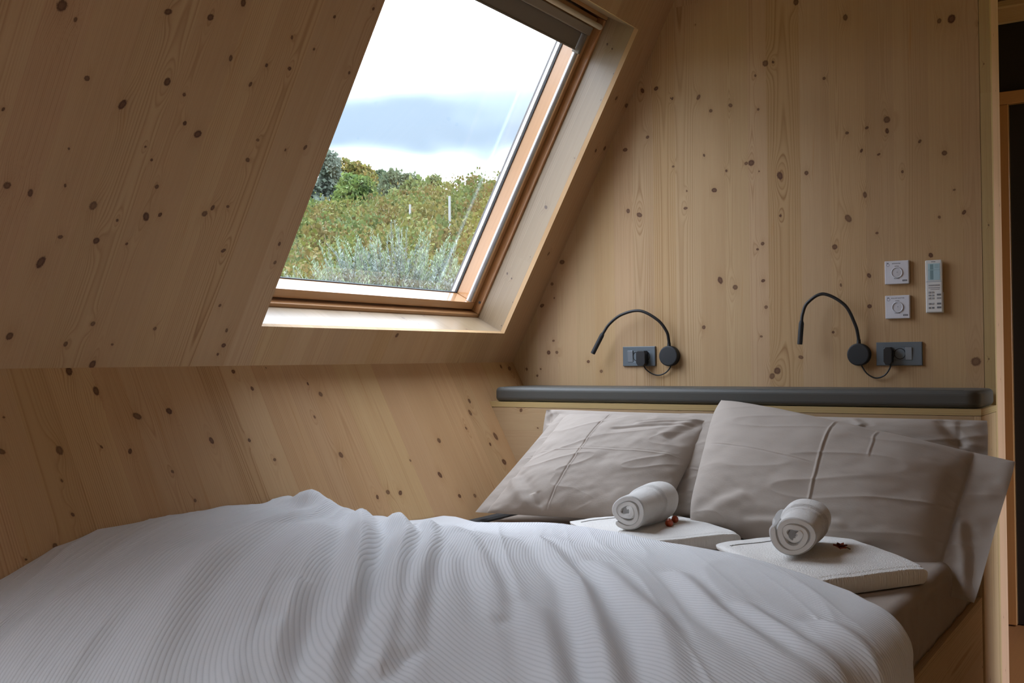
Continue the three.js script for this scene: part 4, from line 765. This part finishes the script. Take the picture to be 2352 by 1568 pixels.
// a small folded leaf, pointing along +y
function leafGeo(L, W, bend = 0.25) {
  const g = new THREE.BufferGeometry();
  g.setAttribute('position', new THREE.Float32BufferAttribute([0, 0, 0, -W / 2, L * 0.45, W * bend, 0, L * 0.5, 0, W / 2, L * 0.45, W * bend, 0, L, W * bend * 0.5], 3));
  g.setIndex([0, 2, 1, 0, 3, 2, 1, 2, 4, 2, 3, 4]); g.computeVertexNormals(); return g;
}
const leafMat = std({ color: 0xffffff, roughness: 0.95, side: THREE.DoubleSide, specularIntensity: 0.3, transmission: 0.35, thickness: 0 });
const tmpQ = new THREE.Quaternion(), tmpM = new THREE.Matrix4(), tmpE = new THREE.Euler();
const posts = [[35.62, 30, 4.66, 'weathered grey vineyard post standing tallest among the vines'], [37.75, 33, 4.86, 'thin grey vineyard post among the vines, below the bushes']];
{ // vines: rows climbing the slope
  const R = rng(51), spots = [];
  for (let d = 10; d < 47; d += 0.9) for (let deg = 30.5; deg < 47; deg += 1.3 / d * 57.3) spots.push([deg + (R() - 0.5) * 0.9 / d * 57.3 + (Math.floor(d / 0.9) % 2) * 0.65 / d * 57.3, d + (R() - 0.5) * 0.5]);
  const per = 260, N = spots.length * per, inst = new THREE.InstancedMesh(leafGeo(0.085, 0.075), leafMat, N); let k = 0; const c = new THREE.Color();
  const tones = [[0.115, 0.122, 0.026], [0.098, 0.118, 0.028], [0.128, 0.112, 0.030], [0.122, 0.092, 0.028], [0.088, 0.115, 0.034], [0.138, 0.138, 0.038]];
  for (const [deg, d] of spots) {
    const [x, z] = at(deg, d), y = ground(deg, d), clear = posts.some(([pd, dist]) => d < dist && d > dist - 6 && Math.abs(deg - pd) < 1.4), h = (1.25 + 0.5 * R()) * (clear ? 0.8 : 1), tv = fbm(deg * 0.5 + 9, d * 0.2, 3), base = tones[Math.floor(clamp(tv * 1.6 - 0.3 + (R() - 0.5) * 0.6, 0, 0.999) * tones.length)], sc = d > 24 ? 1.5 : 1;
    for (let i = 0; i < per; i++) {
      const q = R(), tall = R() < 0.05 && !clear ? 1.22 : 1; tmpE.set((R() - 0.5) * 2.6, R() * 6.28, (R() - 0.5) * 2.6); tmpQ.setFromEuler(tmpE);
      const s = sc * (0.6 + 0.7 * R()), spread = 0.6 * (1 - 0.35 * q);
      tmpM.compose(new THREE.Vector3(x + (R() + R() - 1) * spread, y + 0.15 + (h * tall) * q, z + (R() + R() - 1) * spread), tmpQ, new THREE.Vector3(s, s, s)); inst.setMatrixAt(k, tmpM);
      const b = 1.02 * (0.86 + 0.3 * R()); const t2 = R() < 0.15 ? tones[Math.floor(R() * tones.length)] : base; c.setRGB(t2[0] * b, t2[1] * b, t2[2] * b); inst.setColorAt(k++, c);
    }
  }
  inst.name = 'vineyard_foliage'; inst.userData = { kind: 'stuff', label: 'yellow green and rusty vine leaves covering the hillside', category: 'vines' }; put(inst);
}
// vineyard posts
for (const [deg, d, top, label] of posts) {
  const [x, z] = at(deg, d), y = ground(deg, d);
  solo('vineyard_post', new THREE.CylinderGeometry(0.034, 0.04, top - y + 0.2, 8).translate(x, (top + y - 0.2) / 2, z), std({ color: new THREE.Color(0.26, 0.26, 0.25), roughness: 0.9 }), label, 'post', [x, y, z]);
}
// trees on the crest: trunk and crown of leaf clusters
function tree(label, deg, d, topEl, halfW, hCrown, tones, seed, n, leaf, lean = 1) {
  const [x, z] = at(deg, d), yg = ground(deg, d) - 0.4, top = topEl * d, R = rng(seed), cy = top - hCrown / 2;
  const t = thing('tree', label, 'tree', [x, yg, z]);
  part(t, 'trunk', new THREE.CylinderGeometry(0.1, 0.2, Math.max(0.5, cy - yg), 8).translate(x, (cy + yg) / 2, z), std({ color: new THREE.Color(0.1, 0.075, 0.05), roughness: 0.95 }));
  const lobes = []; for (let i = 0; i < 13; i++) { const q = R(), a = R() * 6.28, rr = halfW * (1 - 0.55 * q * lean) * Math.sqrt(R()) * 0.75; lobes.push([x + Math.cos(a) * rr, cy + (q - 0.5) * hCrown * 0.72, z + Math.sin(a) * rr, halfW * lerp(0.3, 0.5, R()) * (1 - 0.4 * q * lean)]); }
  const g0 = leafGeo(leaf, leaf * 0.8, 0.3), pos = [], col = [], nor = [], idx = [], v = new THREE.Vector3(), nv = new THREE.Vector3(), P = g0.attributes.position, N = g0.attributes.normal, I = g0.index.array;
  for (let i = 0; i < n; i++) {
    const L = lobes[Math.floor(R() * lobes.length)], a = R() * 6.28, u = R() * 2 - 1, rr = L[3] * (0.75 + 0.3 * R()), s = Math.sqrt(1 - u * u);
    tmpE.set(R() * 6.28, R() * 6.28, R() * 6.28); tmpQ.setFromEuler(tmpE); const sc = 0.6 + 0.8 * R();
    const T = tones[Math.floor(R() * tones.length)], b = 0.75 + 0.5 * R(), b0 = pos.length / 3;
    for (let k = 0; k < P.count; k++) { v.fromBufferAttribute(P, k).multiplyScalar(sc).applyQuaternion(tmpQ); nv.fromBufferAttribute(N, k).applyQuaternion(tmpQ); pos.push(v.x + L[0] + Math.cos(a) * s * rr, v.y + L[1] + u * rr, v.z + L[2] + Math.sin(a) * s * rr); nor.push(nv.x, nv.y, nv.z); col.push(T[0] * b * 0.68, T[1] * b * 0.66, T[2] * b * 0.72); }
    for (const q of I) idx.push(b0 + q);
  }
  const g = new THREE.BufferGeometry(); g.setAttribute('position', new THREE.Float32BufferAttribute(pos, 3)); g.setAttribute('normal', new THREE.Float32BufferAttribute(nor, 3)); g.setAttribute('color', new THREE.Float32BufferAttribute(col, 3)); g.setIndex(idx);
  part(t, 'foliage', g, M.foliage);
}
M.foliage = std({ vertexColors: true, roughness: 0.95, side: THREE.DoubleSide, specularIntensity: 0.3, transmission: 0.35, thickness: 0 });
tree('tall dark grey green evergreen at the edge of the hilltop', 42.35, 62, 0.198, 2.3, 5.4, [[0.19, 0.24, 0.165], [0.23, 0.28, 0.20], [0.16, 0.21, 0.135]], 61, 9000, 0.24, 1.1);
tree('ochre yellow tree just beside the dark evergreen', 40.55, 76, 0.186, 1.9, 3.4, [[0.26, 0.24, 0.055], [0.32, 0.24, 0.06], [0.20, 0.22, 0.06]], 62, 6000, 0.25, 0.6);
tree('deep green round tree behind the ochre one', 39.35, 82, 0.1815, 1.25, 3.2, [[0.10, 0.16, 0.08], [0.13, 0.19, 0.09]], 63, 4200, 0.25, 0.8);
tree('pale grey green tree in the middle of the hilltop trees', 38.15, 70, 0.1795, 2.0, 3.0, [[0.16, 0.21, 0.10], [0.20, 0.24, 0.12], [0.14, 0.19, 0.10]], 64, 6000, 0.24, 0.7);
tree('low bright green bush in front of the ochre tree', 40.3, 56, 0.171, 1.7, 2.4, [[0.15, 0.23, 0.05], [0.19, 0.26, 0.06], [0.12, 0.19, 0.05]], 65, 5200, 0.22, 0.5);
tree('thin pale yellow green tree furthest along the crest', 36.9, 84, 0.1745, 1.7, 2.3, [[0.26, 0.30, 0.11], [0.30, 0.31, 0.12], [0.20, 0.25, 0.10]], 66, 2800, 0.24, 0.8);
tree('small fresh green bush at the foot of the evergreen', 43.4, 52, 0.156, 1.3, 1.9, [[0.16, 0.24, 0.06], [0.12, 0.19, 0.06]], 67, 1800, 0.28, 0.5);
tree('low green bush where the crest meets the vines', 37.6, 54, 0.1655, 1.5, 1.8, [[0.17, 0.23, 0.07], [0.22, 0.25, 0.08]], 68, 2200, 0.28, 0.5);
// olive shrubs close to the cabin: upright shoots with narrow silver leaves
function olive(label, deg, d, topEl, halfW, shoots, seed) {
  const [x, z] = at(deg, d), yg = ground(deg, d), top = topEl * d, R = rng(seed), lf = leafGeo(0.052, 0.0165, 0.12);
  const t = thing('olive_shrub', label, 'shrub', [x, yg, z]);
  const stems = [], P = lf.attributes.position, N = lf.attributes.normal, I = lf.index.array, pos = [], nor = [], col = [], idx = [], v = new THREE.Vector3(), nv = new THREE.Vector3();
  for (let i = 0; i < shoots; i++) {
    const a = R() * 6.28, rr = halfW * Math.sqrt(R()), bx = x + Math.cos(a) * rr, bz = z + Math.sin(a) * rr, edge = rr / halfW;
    const tip = top - 0.62 * (0.62 * Math.pow(edge, 1.5) + 0.62 * Math.pow(R(), 0.9)), root = tip - lerp(0.35, 0.8, R());
    const lx = (R() - 0.5) * 0.42 + Math.cos(a) * 0.16, lz = (R() - 0.5) * 0.42 + Math.sin(a) * 0.16, L = tip - root;
    if (i % 3 === 0) stems.push(new THREE.CylinderGeometry(0.003, 0.006, L, 5).applyMatrix4(new THREE.Matrix4().makeShear(0, 0, lx / L, lz / L, 0, 0)).translate(bx + lx / 2, (root + tip) / 2, bz + lz / 2));
    const n = Math.floor(L / 0.0062);
    for (let k = 0; k < n; k++) {
      const q = k / n, y = root + L * q, b0 = pos.length / 3; tmpE.set(lerp(1.3, 0.5, q) * (0.7 + 0.6 * R()), 0, 0); tmpQ.setFromEuler(tmpE); const tw = new THREE.Quaternion().setFromAxisAngle(new THREE.Vector3(0, 1, 0), R() * 6.28); tmpQ.premultiply(tw);
      const sc = (0.7 + 0.55 * R()) * (1 - 0.45 * q), g = R(), b = 0.8 + 0.45 * R(), T = g < 0.5 ? [0.175, 0.205, 0.18] : g < 0.75 ? [0.125, 0.155, 0.118] : [0.225, 0.255, 0.235];
      const top2 = q > 0.8 ? 1 : 0, cx = bx + lx * q, cz = bz + lz * q;
      for (let m = 0; m < P.count; m++) { v.fromBufferAttribute(P, m).multiplyScalar(sc).applyQuaternion(tmpQ); nv.fromBufferAttribute(N, m).applyQuaternion(tmpQ); pos.push(v.x + cx, v.y + y, v.z + cz); nor.push(nv.x, nv.y, nv.z); col.push((T[0] + 0.02 * top2) * b, (T[1] + 0.04 * top2) * b, T[2] * b * (1 - 0.15 * top2)); }
      for (const q2 of I) idx.push(b0 + q2);
    }
  }
  stems.push(new THREE.CylinderGeometry(0.03, 0.06, Math.max(0.4, -0.25 - yg), 8).translate(x, (yg - 0.25) / 2, z));
  const g = new THREE.BufferGeometry(); g.setAttribute('position', new THREE.Float32BufferAttribute(pos, 3)); g.setAttribute('normal', new THREE.Float32BufferAttribute(nor, 3)); g.setAttribute('color', new THREE.Float32BufferAttribute(col, 3)); g.setIndex(idx);
  part(t, 'foliage', g, M.foliage);
  part(t, 'stems', mergeGeometries(stems.map((s) => s.index ? s.toNonIndexed() : s)), M.stem2);
}
M.stem2 = std({ color: new THREE.Color(0.20, 0.20, 0.16), roughness: 0.9 });
olive('large silver green olive shrub in the middle of the window view', 38.75, 8.6, 0.135, 0.60, 420, 71);
olive('silver green olive shrub partly cut by the window reveal below the evergreen', 43.9, 8.2, 0.106, 0.36, 130, 72);
olive('slim silver green olive shrub behind the bright side rail', 34.9, 8.0, 0.105, 0.3, 110, 73);
olive('low olive shrub filling between the larger olives', 41.3, 11.0, 0.085, 0.5, 120, 74);

renderer.render(scene, camera);
